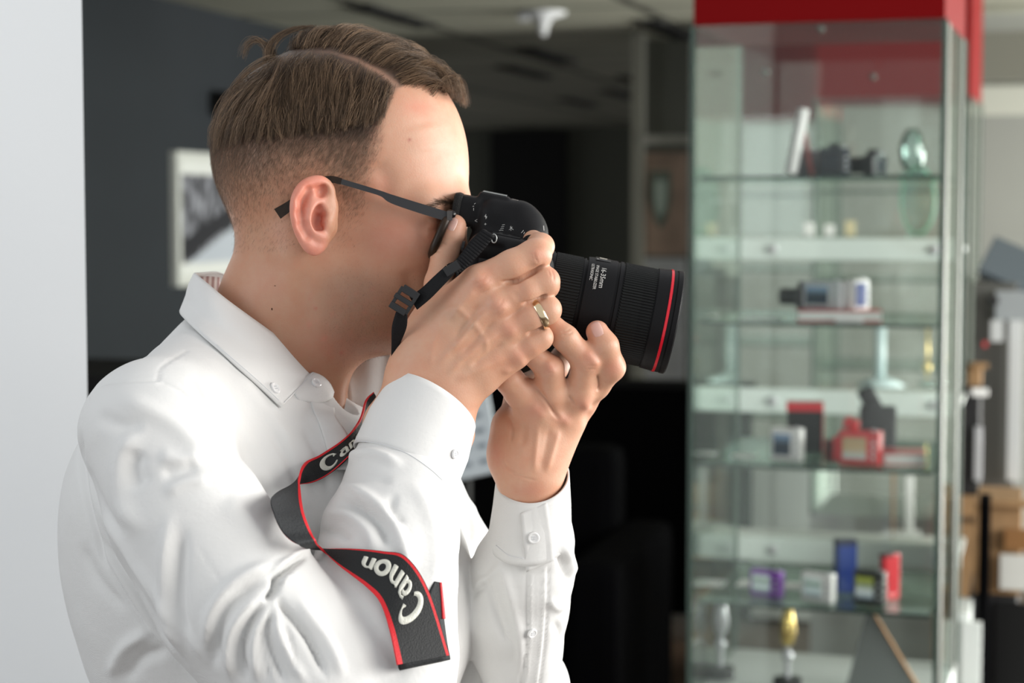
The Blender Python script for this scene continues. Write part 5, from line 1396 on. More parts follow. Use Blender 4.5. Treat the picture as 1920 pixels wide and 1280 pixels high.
# ------------------------------------------------------------------ the camera in his hands
TH = radians(11.3); RHO = radians(6.0)
OK_ = K(983, 549, -72)
aK = np.array([cos(TH), -sin(TH), 0]); u0 = np.array([sin(TH), cos(TH), 0]); n0k = np.array([0, 0, -1.0])
upK = cos(RHO) * u0 + sin(RHO) * n0k; nearK = cos(RHO) * n0k - sin(RHO) * u0
SC = 1.03e-3
def ck(x, near, z): return OK_ + SC * (x * aK + near * nearK + z * upK)
MK = np.stack([aK, nearK, upK], 1)
def dirW(d): return Vector(d[0] * RIGHT + d[1] * UP + d[2] * FWD)
AX = dirW(aK); UPV = dirW(upK); AWAY = -dirW(nearK)
OW = Vector(toW(OK_))
MCM = Matrix(((AX.x, AWAY.x, UPV.x, OW.x), (AX.y, AWAY.y, UPV.y, OW.y), (AX.z, AWAY.z, UPV.z, OW.z), (0, 0, 0, 1))) @ Matrix.Scale(SC, 4)
camera = empty('digital_camera', OW, 'black digital camera with a red-ringed zoom lens, held to the eye', 'camera')
M_CBODY = mat('camera_black', (0.007, 0.007, 0.008), rough=0.55, spec=0.16, bump=0.12, bscale=1600)
M_CRUB = mat('camera_rubber', (0.011, 0.011, 0.011), rough=0.7, spec=0.3, bump=0.8, bscale=1100)
M_CGLOSS = mat('camera_gloss', (0.006, 0.006, 0.007), rough=0.3, spec=0.3)
M_LBAR = mat('lens_black', (0.006, 0.006, 0.007), rough=0.45, spec=0.16, bump=0.2, bscale=2000)
M_LRIB = mat('lens_rubber', (0.006, 0.007, 0.007), rough=0.5, spec=0.28)
M_PRINT = mat('white_print', (0.60, 0.60, 0.58), rough=0.5)
M_LRED = mat('red_ring', (0.62, 0.004, 0.02), rough=0.3, coat=0.3)
fc_ = Field()
def crb(c, h, r, k=4.0, mode='u', rot=None):
    M = MK if rot is None else MK @ np.array(rot)
    fc_.rbox(ck(*c), np.array(h) * SC, r * SC, M, k=k * SC, mode=mode)
def ccap(a, ra, b, rb, k=6.0, mode='u'): fc_.cap(ck(*a), ra * SC, ck(*b), rb * SC, k=k * SC, mode=mode)
crb((-25, -2, -2), (25, 70, 43), 11)                     # shell
crb((-22, 48, 34), (24, 24, 10), 9)                       # right shoulder with the small display
ccap((-2, 52, -36), 15, (3, 54, 24), 16, 10)               # grip
crb((-5, 52, -4), (14, 20, 38), 13, 8)
crb((-4, 0, 28), (12, 30, 26), 12, 8)                     # mount throat
crb((-27, 0, 48), (22, 23, 22), 13, 8)                    # prism
fc_.ell((0, 0, 0), (1, 1, 1)); fc_.ops.pop()
ccap((-9, -10, 50), 15, (-9, 10, 50), 15, 14)
crb((-38, 0, 69), (12, 13, 3), 2, 3)                    # shoe mount
crb((-56, 0, 55), (10, 17, 12), 5, 4)                     # finder housing
crb((-28, 76, 30), (7, 8, 8), 4, 5, 's')                  # recess at the strap lug
VC, FC = fc_.mesh(h=0.0009)
Wc = toW(VC)
cbody = mesh_np('camera_body', Wc, outward(Wc, FC), M_CBODY, camera)
BV_CAM = BVHTree.FromPolygons([tuple(v) for v in Wc], FC.tolist())
def cbox(n, c, s, m, par=None, bev=0.4, rot=None):
    mb = MB(); mb.box((0, 0, 0), s, None, bev); M = MCM @ Matrix.Translation((c[0], -c[1], c[2])) @ (rot or Matrix.Identity(4))
    mb.V = [tuple(M @ Vector(v)) for v in mb.V]; return mb.build(n, m, par or camera)
def clathe(n, prof, m, par=None, pos=(0, 0, 0), rot=None, seg=96, smooth=True, cap=True):
    mb = MB(); mb.lathe(prof, MCM @ Matrix.Translation((pos[0], -pos[1], pos[2])) @ (rot or Matrix.Identity(4)), seg, cap)
    o = mb.build(n, m, par or camera, smooth); return shade_auto(o, 32) if smooth else o
UPR = Matrix.Rotation(-pi / 2, 4, 'Y')      # lathe axis up
# eyecup, screen, hot shoe, dials
cbox('eyecup', (-65, 0, 55), (7, 36, 26), M_CRUB, bev=3)
cbox('screen', (-51.5, -12, -6), (3, 70, 50), M_CGLOSS, bev=1.5)
cbox('hot_shoe', (-38, 0, 71.6), (19, 18, 1.2), M_CGLOSS, bev=0.4); cbox('shoe_rail', (-38, 8, 72.6), (19, 2.4, 0.7), M_STEEL); cbox('shoe_rail', (-38, -8, 72.6), (19, 2.4, 0.7), M_STEEL)
clathe('main_dial', [(-3, 0), (-3, 8), (3, 8), (3, 0)], M_CRUB, pos=(-2, 50, 41), rot=Matrix.Rotation(pi / 2, 4, 'Z'), seg=40)
clathe('shutter_button', [(-2, 0), (-2, 6), (1.5, 6), (2, 5), (2, 0)], M_STEEL, pos=(6, 52, 42), rot=UPR @ Matrix.Rotation(0.2, 4, 'Y'), seg=32)
cbox('top_display', (-22, 46, 44.5), (22, 28, 1.2), M_CGLOSS, bev=0.4)
for i, y in enumerate((26, 34, 42, 50)): cbox('top_button', (-3, y, 44.6), (4, 5, 2.2), M_CGLOSS, bev=0.6)
clathe('mode_dial', [(0, 0), (0, 11), (8, 11), (8, 0)], M_CRUB, pos=(-22, -48, 42), rot=UPR, seg=48)
for z in (30, 18, 8): clathe('rear_button', [(0, 0), (0, 4.5), (2, 4), (2, 0)], M_CGLOSS, pos=(-52, 52 - (30 - z) * 0.2, z), rot=Matrix.Rotation(pi, 4, 'Z'), seg=24)
clathe('rear_dial', [(0, 0), (0, 14), (2.5, 14), (3, 6), (3, 0)], M_CRUB, pos=(-51, 44, -10), rot=Matrix.Rotation(pi, 4, 'Z'), seg=48)
cbox('card_door_line', (-28, 68.6, 0), (22, 0.6, 50), M_CGLOSS)
_w = onsurf(BV_CAM, 926, 450, 4, -235)
mb = MB(); mb.tube([W(926 + 5 * cos(a), 447 + 8 * sin(a), _w) for a in np.linspace(0, 2 * pi, 24)], 0.0006, 8, False); mb.build('strap_lug', M_STEEL, camera, True)
# little white marks along the top of the body, draped on it
def mark(u, v, strokes, s=0.9, wd=0.9, nm='white_marking'):
    mb = MB()
    for a, b in strokes:
        L_ = []
        for t in np.linspace(0, 1, 4):
            uu = u + (a[0] + (b[0] - a[0]) * t) * s; vv = v + (a[1] + (b[1] - a[1]) * t) * s
            w_ = onsurf(BV_CAM, uu, vv, 0.6, None)
            if w_ is not None: L_.append(W(uu, vv, w_))
        if len(L_) > 1: mb.tube(L_, KR(wd / 2, -150), 4)
    if mb.V: mb.build(nm, M_PRINT, camera)
mark(888, 387, [((-2, 0), (1, -1)), ((0, 3), (0, 9)), ((1, -5), (4, -7))]); mark(911, 406, [((0, -5), (0, 5)), ((-3, 0), (3, 0)), ((-2, -3), (2, 3))])
mark(893, 413, [((2, -2), (-3, 1)), ((-3, 1), (2, 3))]); mark(910, 420, [((0, -2), (0, 2)), ((-2, 0), (2, 0))])
mark(941, 428, [((-6, 4), (3, 4)), ((-3, 1), (4, 0)), ((-1, -3), (5, -4)), ((0, -7), (6, -8))]); mark(958, 428, [((-4, 3), (3, -3)), ((-2, -3), (5, 3)), ((0, 5), (0, -5))])
mark(980, 435, [((-3, 2), (2, -4)), ((2, 4), (4, 0))]); mark(877, 427, [((-3, 0), (-2, -2)), ((0, 0), (1, -2)), ((3, 0), (4, -2))])
mark(963, 374, [((-4, -1), (9, 2))], wd=2.0); mark(1019, 428, [((0, -5), (1, 5))], wd=2.4)
# lens
lens = clathe('lens', [(0, 0), (0, 34), (8, 35), (12, 36.5), (18, 37), (18, 36), (42, 36), (42, 36.6), (43.5, 36.6), (43.5, 35.4), (45, 35.4), (45, 38.2), (50, 38.8), (66, 39.2), (68, 39.2), (68.5, 38.4), (70, 38.4), (70.5, 39.4), (73, 39.4), (73, 38.2), (101, 38.8), (101, 40.0), (103, 40.2), (110, 40.8), (115.5, 41), (115.5, 40.2), (116.5, 40.2), (116.5, 41.2), (120, 41.3), (121, 40.6), (121, 37.5), (117, 36), (112, 30), (112, 0)], M_LBAR, camera)
clathe('front_element', [(112.2, 30), (114.5, 22), (116, 10), (116.4, 0)], M_LENSG, lens, cap=False)
clathe('red_ring', [(110.6, 40.8), (110.8, 41.25), (112.6, 41.35), (112.8, 40.9)], M_LRED, lens, cap=False)
clathe('mount_ring', [(-2, 0), (-2, 33), (0.5, 34.2), (2, 34.2), (2, 0)], M_STEEL, lens)
def ribring(n, x0, x1, r, cnt, m):
    V = []; F = []; seg = cnt * 4; pr = [(x0, 0), (x0 + 0.6, 1), (x1 - 0.6, 1), (x1, 0)]
    for (x, e) in pr:
        for k in range(seg):
            hi = (k % 4) in (1, 2); rr = r + (1.0 if hi else 0.15) * e; a = 2 * pi * k / seg
            V.append(tuple(MCM @ Vector((x, rr * cos(a), rr * sin(a)))))
    for i in range(3):
        for k in range(seg):
            k2 = (k + 1) % seg; F.append([i * seg + k, (i + 1) * seg + k, (i + 1) * seg + k2, i * seg + k2])
    mb = MB(); mb.V = V; mb.F = F; return mb.build(n, m, lens)
ribring('zoom_ring', 19, 41.5, 36, 92, M_LRIB); ribring('focus_ring', 74, 100.5, 38.4, 104, M_LRIB)
# distance window
def lens_pt(x, phi, r):   # phi degrees from the top towards the viewer
    return MCM @ Vector((x, -r * sin(radians(phi)), r * cos(radians(phi))))
def on_lens_patch(n, x0, x1, p0, p1, r, m, k=8, th=0.3):
    V = []; F = []
    for rr in (r, r - th):
        for i in range(k + 1):
            for x in (x0, x1): V.append(lens_pt(x, p0 + (p1 - p0) * i / k, rr))
    for i in range(k): F.append([2 * i, 2 * i + 1, 2 * i + 3, 2 * i + 2])
    mb = MB(); mb.add(V, F); return mb.build(n, m, lens)
on_lens_patch('distance_window', 50, 62, -14, 16, 39.35, M_CGLOSS); on_lens_patch('scale_marks', 53, 59, -2, 9, 39.42, mat('scale_grey', (0.35, 0.33, 0.28), rough=0.4)); on_lens_patch('scale_marks', 51, 52, 12, 13.5, 39.45, M_PRINT)
def wrapped_text(s, x_mm, phi0, size, par=lens, r=39.35, squeeze=1.0):
    cu = bpy.data.curves.new('lettering', 'FONT'); cu.body = s; cu.size = size; cu.resolution_u = 3
    o = bpy.data.objects.new('lettering', cu); COL.objects.link(o); bpy.context.view_layer.update()
    me = bpy.data.meshes.new_from_object(o.evaluated_get(bpy.context.evaluated_depsgraph_get()))
    bpy.data.objects.remove(o)
    bm = bmesh.new(); bm.from_mesh(me); bmesh.ops.subdivide_edges(bm, edges=[e for e in bm.edges if e.calc_length() > 0.8], cuts=1); bmesh.ops.triangulate(bm, faces=bm.faces)
    for v in bm.verts:
        phi = phi0 + math.degrees(v.co.x * squeeze / r)
        v.co = lens_pt(x_mm + v.co.y, phi, r + 0.06)
    bm.to_mesh(me); bm.free()
    return link('lettering', me, M_PRINT, par, False)
wrapped_text('16-35mm', 55.5, 32, 5.6, squeeze=0.98); wrapped_text('IMAGE STABILIZER', 51.2, 30, 3.3, squeeze=0.90); wrapped_text('ULTRASONIC', 47.4, 29, 3.3, squeeze=0.90)

# ---------------- strap
M_WEB = mat('strap_webbing', (0.006, 0.006, 0.007), rough=0.7, spec=0.2, bump=0.4, bscale=900)
M_SLEATH = mat('strap_backing', (0.022, 0.024, 0.026), rough=0.75, spec=0.3, bump=0.8, bscale=600)
M_SFACE = mat('strap_face', (0.010, 0.011, 0.012), rough=0.6, spec=0.35, bump=0.5, bscale=900)
M_SRED = mat('strap_red_edge', (0.62, 0.006, 0.014), rough=0.6, bump=0.5, bscale=900)
M_EMB = mat('silver_embroidery', (0.62, 0.62, 0.55), rough=0.45, spec=0.5, bump=0.6, bscale=700)
M_BUCK = mat('buckle_plastic', (0.010, 0.010, 0.011), rough=0.35)
strap = empty('camera_strap', Vector(W(845, 495, -290)), 'black camera strap with red edges and silver lettering, looped round the raised sleeve', 'camera strap')
oh = lambda u, v, off: onsurf(BV_HR, u, v, off, -262)
def websheet(name, A, B, m, th=0.0014, n=80, rib=0.0, ribn=18):
    return strip(name, A, B, m, strap, n=n, rows=5, thick=th, prof=(lambda s, t: (0, 0, -rib * abs(sin(pi * ribn * s)))) if rib else None)
websheet('webbing', [(905, 430, -250), (882, 452, -262), (856, 486, -276), (838, 496, -285)], [(927, 443, -256), (902, 474, -266), (872, 504, -280), (856, 514, -290)], M_WEB, 0.0016, 120, 2.2, 17)
websheet('webbing', [(905, 430, -250), (912, 433, -240), (915, 440, -228)], [(927, 443, -256), (924, 446, -244), (920, 448, -232)], M_WEB, 0.0012, 20)
def pbox(n, uvw, s, rot, m=M_BUCK, par=None, ry=0.0, bev=0.0006):
    mb = MB(); Rm = Matrix.Rotation(radians(-rot), 4, 'Y') @ Matrix.Rotation(ry, 4, 'Z')   # rot clockwise in the picture
    mb.box(W(*uvw), s, Rm, bev); return mb.build(n, m, par or strap)
pbox('slider', (848, 503, -292), (0.0125, 0.007, 0.0075), 32 + 180, ry=0.1)
websheet('webbing', [(836, 498, -288), (812, 520, -286), (790, 541, -282), (768, 556, -276)], [(852, 513, -292), (828, 538, -292), (806, 560, -290), (782, 580, -284)], M_WEB, 0.0014)
buck = pbox('buckle', (770, 548, -290), (0.0060, 0.006, 0.014), 58); pbox('buckle_bar', (757, 562, -292), (0.004, 0.005, 0.016), 58, par=buck); pbox('buckle_bar', (746, 578, -292), (0.0050, 0.006, 0.014), 58, par=buck)
for q in (-1, 1): pbox('buckle_side', (758 + q * 13, 563 + q * 9, -290), (0.0165, 0.005, 0.0028), 58 + 180, par=buck)
websheet('webbing', [(742, 585, -284), (735, 612, -270), (734, 645, -250), (733, 684, -230)], [(764, 590, -284), (762, 615, -272), (750, 645, -250), (737, 688, -230)], M_WEB, 0.0014)
# broad printed part
on = lambda u, v, off: onsurf(BV_CLOTH, u, v, off)
tw = lambda u, v, off: onsurf(BV_SHIRT, u, v, off)
tn = lambda u, v, off: min(onsurf(BV_SHIRT, u + a, v + b, 0) for a in (-22, 0, 22) for b in (-14, 0, 22)) - off
EA = [(700, 735, -90), (686, 750, -105), (674, 788, -150), (642, 826, tw(632, 826, 16)), (600, 853, tw(600, 853, 20)), (574, 866, tw(574, 866, 34)), (563, 890, tw(563, 890, 66)), (562, 925, tw(562, 925, 90)), (569, 965, tn(560, 965, 26)), (583, 1000, tn(572, 1000, 22)), (592, 1015, tn(582, 1012, 22)), (602, 1028, on(602, 1030, 24)), (640, 1063, on(640, 1063, 16)), (688, 1100, on(688, 1100, 16)), (714, 1130, on(714, 1130, 16)), (732, 1182, on(732, 1182, 22)), (746, 1246, on(746, 1240, 34))]
EB = [(708, 750, -90), (698, 775, -105), (684, 822, -150), (655, 856, tw(630, 870, 14)), (620, 887, tw(620, 887, 14)), (588, 904, tw(588, 904, 16)), (552, 910, tw(552, 910, 30)), (510, 931, tn(510, 931, 22)), (514, 965, tn(514, 965, 22)), (532, 1000, tn(532, 1000, 20)), (562, 1022, tn(562, 1020, 20)), (594, 1029, on(596, 1032, 26)), (655, 1028, on(655, 1028, 16)), (718, 1033, on(718, 1033, 14)), (762, 1044, on(762, 1044, 14)), (803, 1105, on(803, 1105, 20)), (843, 1228, on(843, 1215, 34))]
NS = 220
def strapedges():
    A = catmull([np.array(p, float) for p in EA], 14); B_ = catmull([np.array(p, float) for p in EB], 14)
    return A, B_
SA, SB = strapedges()
mid_ = (SA + SB) / 2; KM = np.array([K(*q) for q in mid_]); SL = np.r_[0, np.cumsum(np.linalg.norm(np.diff(KM, axis=0), axis=1))]
def strap_pt(s, t, lift=0.0):
    """s metres along, t 0..1 from edge A to edge B, lift metres on the printed face"""
    def q(s_, t_):
        a = np.array([np.interp(s_, SL, SA[:, i]) for i in range(3)]); b = np.array([np.interp(s_, SL, SB[:, i]) for i in range(3)])
        return toW(K(*(a * (1 - t_) + b * t_)))
    p = q(s, t)
    if lift:
        ds = q(min(s + 0.004, SL[-1]), 0.5) - q(max(s - 0.004, 0), 0.5); dt = q(s, 1) - q(s, 0)
        n = np.cross(ds, dt); n = n / np.linalg.norm(n)
        p = p + n * lift * FACE_SIGN
    return p
FACE_SIGN = 1
_a, _b, _c = strap_pt(SL[-1] * 0.9, 0.0), strap_pt(SL[-1] * 0.9, 1.0), strap_pt(SL[-1] * 0.92, 0.0)
_n = np.cross(_c - _a, _b - _a)
if _n @ (np.array(CAM) - _a) < 0: FACE_SIGN = -1
def strapsheet(name, t0, t1, lift, m, par, nt=4, th=None):
    n = len(SA) * 2; ss = np.linspace(0, SL[-1], n); V = []; lay = [lift, lift + (th or 0.0008)]
    for l in lay:
        for s_ in ss:
            for j in range(nt + 1): V.append(strap_pt(s_, t0 + (t1 - t0) * j / nt, l))
    F = []; w_ = nt + 1; o = n * w_
    for i in range(n - 1):
        for j in range(nt):
            a = i * w_ + j; F.append([a, a + 1, a + 1 + w_, a + w_]); F.append([o + a, o + a + w_, o + a + 1 + w_, o + a + 1])
        a = i * w_; F.append([a, a + w_, o + a + w_, o + a]); a = i * w_ + nt; F.append([a, o + a, o + a + w_, a + w_])
    for i in (0, n - 1):
        for j in range(nt): a = i * w_ + j; F.append([a, o + a, o + a + 1, a + 1])
    mb = MB(); mb.add(V, F); return mb.build(name, m, par, True)
band = strapsheet('band', 0.0, 1.0, -0.0008, M_SLEATH, strap, 5, 0.0010); shade_auto(band, 60)
face = strapsheet('band_face', 0.07, 0.93, 0.0002, M_SFACE, band, 4, 0.0005); shade_auto(face, 60)
for t0, t1, l_, h_ in ((-0.01, 0.085, -0.0009, 0.0018), (0.915, 0.985, 0.0002, 0.0004)): shade_auto(strapsheet('red_edge', t0, t1, l_, M_SRED, band, 2, h_), 60)
# turned end: the band bends round and rises behind
endA, endB = np.array(EA[-1], float), np.array(EB[-1], float)
wA, wB = endA[2], endB[2]
back = strip('band_return', [endA + (0, 0, 4), endA + (4, 8, 18), (762, 1215, on(762, 1215, 8)), (785, 1150, on(785, 1150, 7)), (804, 1112, on(804, 1112, 4)), (814, 1090, on(814, 1090, 0))], [endB + (0, 0, 4), endB + (1, 6, 16), (838, 1205, on(838, 1205, 8)), (832, 1160, on(832, 1160, 7)), (829, 1120, on(829, 1120, 5)), (826, 1092, on(826, 1092, 1))], M_SLEATH, strap, n=40, rows=6, thick=0.0014)
rb_ = strip('red_edge', [(829, 1160, on(829, 1160, 8)), (826, 1120, on(826, 1120, 6)), (824, 1092, on(824, 1092, 2))], [(834, 1160, on(834, 1160, 8)), (830, 1120, on(830, 1120, 6)), (827, 1092, on(827, 1092, 2))], M_SRED, strap, n=40, rows=3, thick=0.0019)
# embroidered letters: strokes of (x, y, width) in letter units, x along reading, y up, cap height 1
def arc(cx, cy, rx, ry, a0, a1, w0, w1, n=18, wm=None):
    out = []
    for i in range(n + 1):
        t = i / n; a = radians(a0 + (a1 - a0) * t)
        wv = w0 + (w1 - w0) * t if wm is None else (w0 * (1 - t) + w1 * t) * (1 - sin(pi * t)) + wm * sin(pi * t)
        out.append((cx + rx * cos(a), cy + ry * sin(a), wv))
    return out
def letter_n(x):
    return [[(x + .02, .56, .05), (x + .12, .60, .10)], [(x + .13, .62, .17), (x + .13, .3, .17), (x + .13, .02, .17)], arc(x + .32, .36, .17, .23, 150, 0, .06, .17, 12) + [(x + .49, .2, .17), (x + .49, .02, .17)]]
LET = []
LET.append(arc(.46, .45, .36, .50, 42, 318, .07, .09, 30, .24)); LET.append([(.72, .80, .05), (.76, .66, .13), (.66, .60, .05)])
LET += [arc(1.16, .26, .16, .20, 60, 330, .08, .08, 20, .15), [(1.00, .56, .10), (1.15, .62, .07), (1.30, .58, .12), (1.35, .45, .17), (1.35, .2, .17), (1.37, .04, .15), (1.45, .02, .06)]]
LET += letter_n(1.52)
LET.append(arc(2.50, .32, .25, .29, 0, 360, .17, .17, 30))
LET += letter_n(2.84)
def word(s0, scale, tc, tscale, par=band):
    """reading direction runs back along the strap, letter tops towards edge A"""
    mb = MB()
    for st in LET:
        P = np.array(st, float); V = []
        for i in range(len(P)):
            d = P[min(i + 1, len(P) - 1), :2] - P[max(i - 1, 0), :2]; d = d / max(np.linalg.norm(d), 1e-6); nn = np.array([-d[1], d[0]])
            for k, (e, l) in enumerate(((-.5, .0006), (-.3, .0013), (0, .0016), (.3, .0013), (.5, .0006))):
                q = P[i, :2] + nn * e * P[i, 2] * 1.3
                V.append(strap_pt(s0 - q[0] * scale, tc - (q[1] - 0.35) * tscale, l))
        mb.add(V, [[i * 5 + k, i * 5 + k + 1, (i + 1) * 5 + k + 1, (i + 1) * 5 + k] for i in range(len(P) - 1) for k in range(4)])
    return mb.build('lettering', M_EMB, par, True)
def s_at(u, v):
    return SL[np.argmin(np.hypot(mid_[:, 0] - u, mid_[:, 1] - v))]
sC = s_at(775, 1160); sN = s_at(680, 1052)
word(sC, (sC - sN) / 3.35, 0.58, 0.52)
sC = s_at(598, 872); sN = s_at(690, 770)
word(sC, (sC - sN) / 4.1, 0.57, 0.55)

# ------------------------------------------------------------------ glasses and ring
M_TORT = mat('tortoiseshell', (0.020, 0.011, 0.006), rough=0.38, spec=0.25, noise=0.7, nscale=90)
M_GMET = mat('gunmetal', (0.045, 0.045, 0.048), rough=0.4, metal=0.6)
M_GDARK = mat('dark_acetate', (0.012, 0.010, 0.010), rough=0.25)
glasses = empty('eyeglasses', Vector(W(800, 405, -120)), 'thin grey-armed eyeglasses with dark brown rims, worn on the face', 'eyeglasses')
for sg, nm in ((-1, 'n'), (1, 'f')):
    def flat(name, pts, m, par=glasses, th=0.0016):
        """blade seen from the side: pts (u,v,w,half height px)"""
        P = catmull([np.array(p, float) for p in pts], 6); V = []; F = []
        for i in range(len(P)):
            d = P[min(i + 1, len(P) - 1)] - P[max(i - 1, 0)]; l = math.hypot(d[0], d[1]); nu, nv = -d[1] / l, d[0] / l
            for a, b in ((-1, -1), (1, -1), (1, 1), (-1, 1)):
                V.append(toW(K(P[i, 0] + nu * a * P[i, 3], P[i, 1] + nv * a * P[i, 3], P[i, 2] + b * th * 1125)))
        for i in range(len(P) - 1):
            for k in range(4): k2 = (k + 1) % 4; F.append([i * 4 + k, i * 4 + k2, (i + 1) * 4 + k2, (i + 1) * 4 + k])
        F += [[0, 1, 2, 3], [len(V) - 4, len(V) - 3, len(V) - 2, len(V) - 1]]
        mb = MB(); mb.add(V, F); return mb.build(name, m, par)
    arm = flat('temple_arm', [(636, 339, sg * 186, 5), (680, 352, sg * 180, 5), (715, 363, sg * 176, 5), (735, 373, sg * 174, 8), (780, 388, sg * 168, 9), (842, 407, sg * 158, 9)], M_GMET)
    flat('temple_tip', [(640, 340, sg * 186, 6), (620, 336, sg * 186, 6.5), (598, 342, sg * 184, 6.5), (572, 362, sg * 180, 7), (545, 384, sg * 174, 9), (520, 401, sg * 168, 11)], M_TORT if sg < 0 else M_GDARK, arm)
    flat('rim_side', [(851, 398, sg * 122, 10), (842, 416, sg * 124, 11), (828, 446, sg * 126, 9), (811, 477, sg * 128, 5)], M_TORT, glasses, 0.004)
    flat('hinge', [(838, 404, sg * 162, 9), (848, 404, sg * 158, 9)], M_GDARK, arm)
# rims: rounded rectangles in a plane tipped forward with the face
def rim_pts(w0, w1, off=0):
    c = np.array([829, 440, (w0 + w1) / 2]); dv = np.array([-17, 40, 0.0]); dw = np.array([4, 2, (w1 - w0) / 2]); P = []
    for a in np.linspace(0, 2 * pi, 49)[:-1]:
        x = cos(a); y = sin(a); e = 0.55
        x = abs(x) ** e * (1 if x > 0 else -1); y = abs(y) ** e * (1 if y > 0 else -1)
        P.append(c + dv * y * (1 + off) + dw * x * (1 + off))
    return P
for w0, w1 in ((-160, -28), (28, 160)):
    P = rim_pts(w0, w1); mb = MB(); mb.tube([W(*p) for p in P + P[:2]], 0.0036, 8, False); rm = mb.build('rim', M_TORT, glasses, True)
    P = rim_pts(w0, w1, -0.03); mb = MB(); mb.add([W(*p) for p in P] , [list(range(len(P)))]); mb.build('lens', M_GLASS, rm)
    mb = MB(); mb.tube([W(848, 402, w0 + 10), W(850, 399, (w0 + w1) / 2), W(848, 402, w1 - 10)], 0.003, 8); mb.build('brow_bar', M_GDARK, rm, True)
mb = MB(); mb.tube([W(846, 420, -34), W(854, 414, 0), W(846, 420, 34)], 0.0016, 8); mb.build('bridge', M_TORT, glasses, True)
ring = empty('ring', Vector(W(1012, 592, -270)), 'plain gold ring on the finger gripping the camera', 'ring')
c0 = K(1011, 588, -253); axk = K(1025, 581, -250) - K(995, 597, -254); axk /= np.linalg.norm(axk); axw = dirW(axk)
Mr = Matrix.Translation(Vector(toW(c0))) @ axw.to_track_quat('X', 'Z').to_matrix().to_4x4()
rr = KR(30.2, -253)
mb = MB(); mb.lathe([(-0.0027, rr - 0.0012), (-0.0027, rr + 0.0001), (-0.0019, rr + 0.0006), (0, rr + 0.0008), (0.0019, rr + 0.0006), (0.0027, rr + 0.0001), (0.0027, rr - 0.0012), (-0.0027, rr - 0.0012)], Mr, 64, False)
rg = mb.build('band', mat('gold', (0.83, 0.66, 0.42), rough=0.18, metal=1.0), ring, True); shade_auto(rg, 50)
# ------------------------------------------------------------------ hair
rng = np.random.RandomState(11)
M_HAIR = mat('brown_hair', (0.1, 0.06, 0.04), rough=0.38, spec=0.35)
_t = M_HAIR.node_tree; _a = _t.nodes.new('ShaderNodeAttribute'); _a.attribute_name = 'Col'; _t.links.new(_a.outputs['Color'], _t.nodes['Principled BSDF'].inputs['Base Color'])
_t.nodes['Principled BSDF'].inputs['Anisotropic'].default_value = 0.4
def near_head(p):
    """p in camera frame; returns foot point, outward normal"""
    q, n, i, d = BV_HEAD.find_nearest(Vector(toW(p)))
    q = toK(np.array(q)); nk = np.array([n.dot(Vector(RIGHT)), n.dot(Vector(UP)), n.dot(Vector(FWD))])
    return q, nk
PXs = 1 / 2250.0
def march(p, steps, step, flow, lift, len_=None):
    """guide strand over the head: flow(p, n, t, d_prev) gives the direction, lift(t) metres off the skin"""
    P = []; q, n = near_head(p); d = None
    for i in range(steps):
        t = i / (steps - 1)
        P.append(q + n * lift(t))
        f = flow(q, n, t, d); f = f - n * (f @ n); f /= max(np.linalg.norm(f), 1e-9); d = f
        q, n = near_head(q + f * step)
    return np.array(P)
def tubes(name, S, r0, r1, col, parent):
    """S (n,k,3) camera-frame strands"""
    n, k, _ = S.shape
    T = np.gradient(S, axis=1); T /= np.maximum(np.linalg.norm(T, axis=2, keepdims=True), 1e-9)
    ref = S[:, :1] * 0 + np.array([0.3, 0.2, 1.0]); A = np.cross(T, ref); A /= np.maximum(np.linalg.norm(A, axis=2, keepdims=True), 1e-9); Bn = np.cross(T, A)
    r = np.linspace(r0, r1, k)[None, :, None]
    V = np.stack([S + (A * cos(a) + Bn * sin(a)) * r for a in (0, 2 * pi / 3, 4 * pi / 3)], 2)   # n,k,3,3
    base = (np.arange(n)[:, None, None] * k + np.arange(k - 1)[None, :, None]) * 3; j = np.arange(3)[None, None, :]; j2 = (j + 1) % 3
    F = np.stack([base + j, base + j2, base + 3 + j2, base + 3 + j], -1).reshape(-1, 4)
    c = np.repeat(col, k * 3, axis=0)
    return mesh_np(name, toW(V.reshape(-1, 3)), F, M_HAIR, parent, True, c)
def children(G, cnt, spread, tip, rs, kk=None):
    """G (g,k,3) guides -> g*cnt strands clumped towards the tips"""
    g, k, _ = G.shape
    off = rs.normal(0, 1, (g, cnt, 1, 3)) * spread
    t = np.linspace(0, 1, k)[None, None, :, None]
    wob = rs.normal(0, 1, (g, cnt, 1, 3)) * tip
    S = G[:, None] + off * (1 - 0.85 * t) + wob * t + rs.normal(0, 0.00012, (g, cnt, k, 3))
    return S.reshape(g * cnt, k, 3)
def cols(n, rs, per=13):
    g = np.repeat(rs.rand(n // per + 1, 1), per, 0)[:n]; m = np.clip(0.75 * g ** 1.8 + 0.35 * rs.rand(n, 1) ** 2.5 - 0.03, 0, 1)
    c = np.array([0.050, 0.031, 0.018]) * (0.6 + 0.8 * rs.rand(n, 1)) * (1 - m) + np.array([0.37, 0.24, 0.145]) * m
    return c
part = catmull([np.array(p, float) for p in ((488, 118), (520, 104), (570, 97), (620, 98), (668, 112), (710, 135), (748, 163))], 8)
partv = lambda u: np.interp(u, part[:, 0], part[:, 1])
CROWN = np.array([508.0, 108.0])
def surf_near(u, v, side=-1):
    """skin point under picture position u, v on the near (-1) or far (+1) side of the head"""
    d = Vector(toW(K(u, v, 0))) - Vector(CAM); d.normalize()
    p, n, i, dist = BV_HEAD.ray_cast(Vector(CAM), d)
    if p is None: return None
    if side > 0:
        q = toK(np.array(p)); q2 = q.copy(); q2[2] = 3.2 - q[2]
        q2[0] *= q2[2] / q[2]; q2[1] *= q2[2] / q[2]
        f, nk = near_head(q2); return f
    return toK(np.array(p))
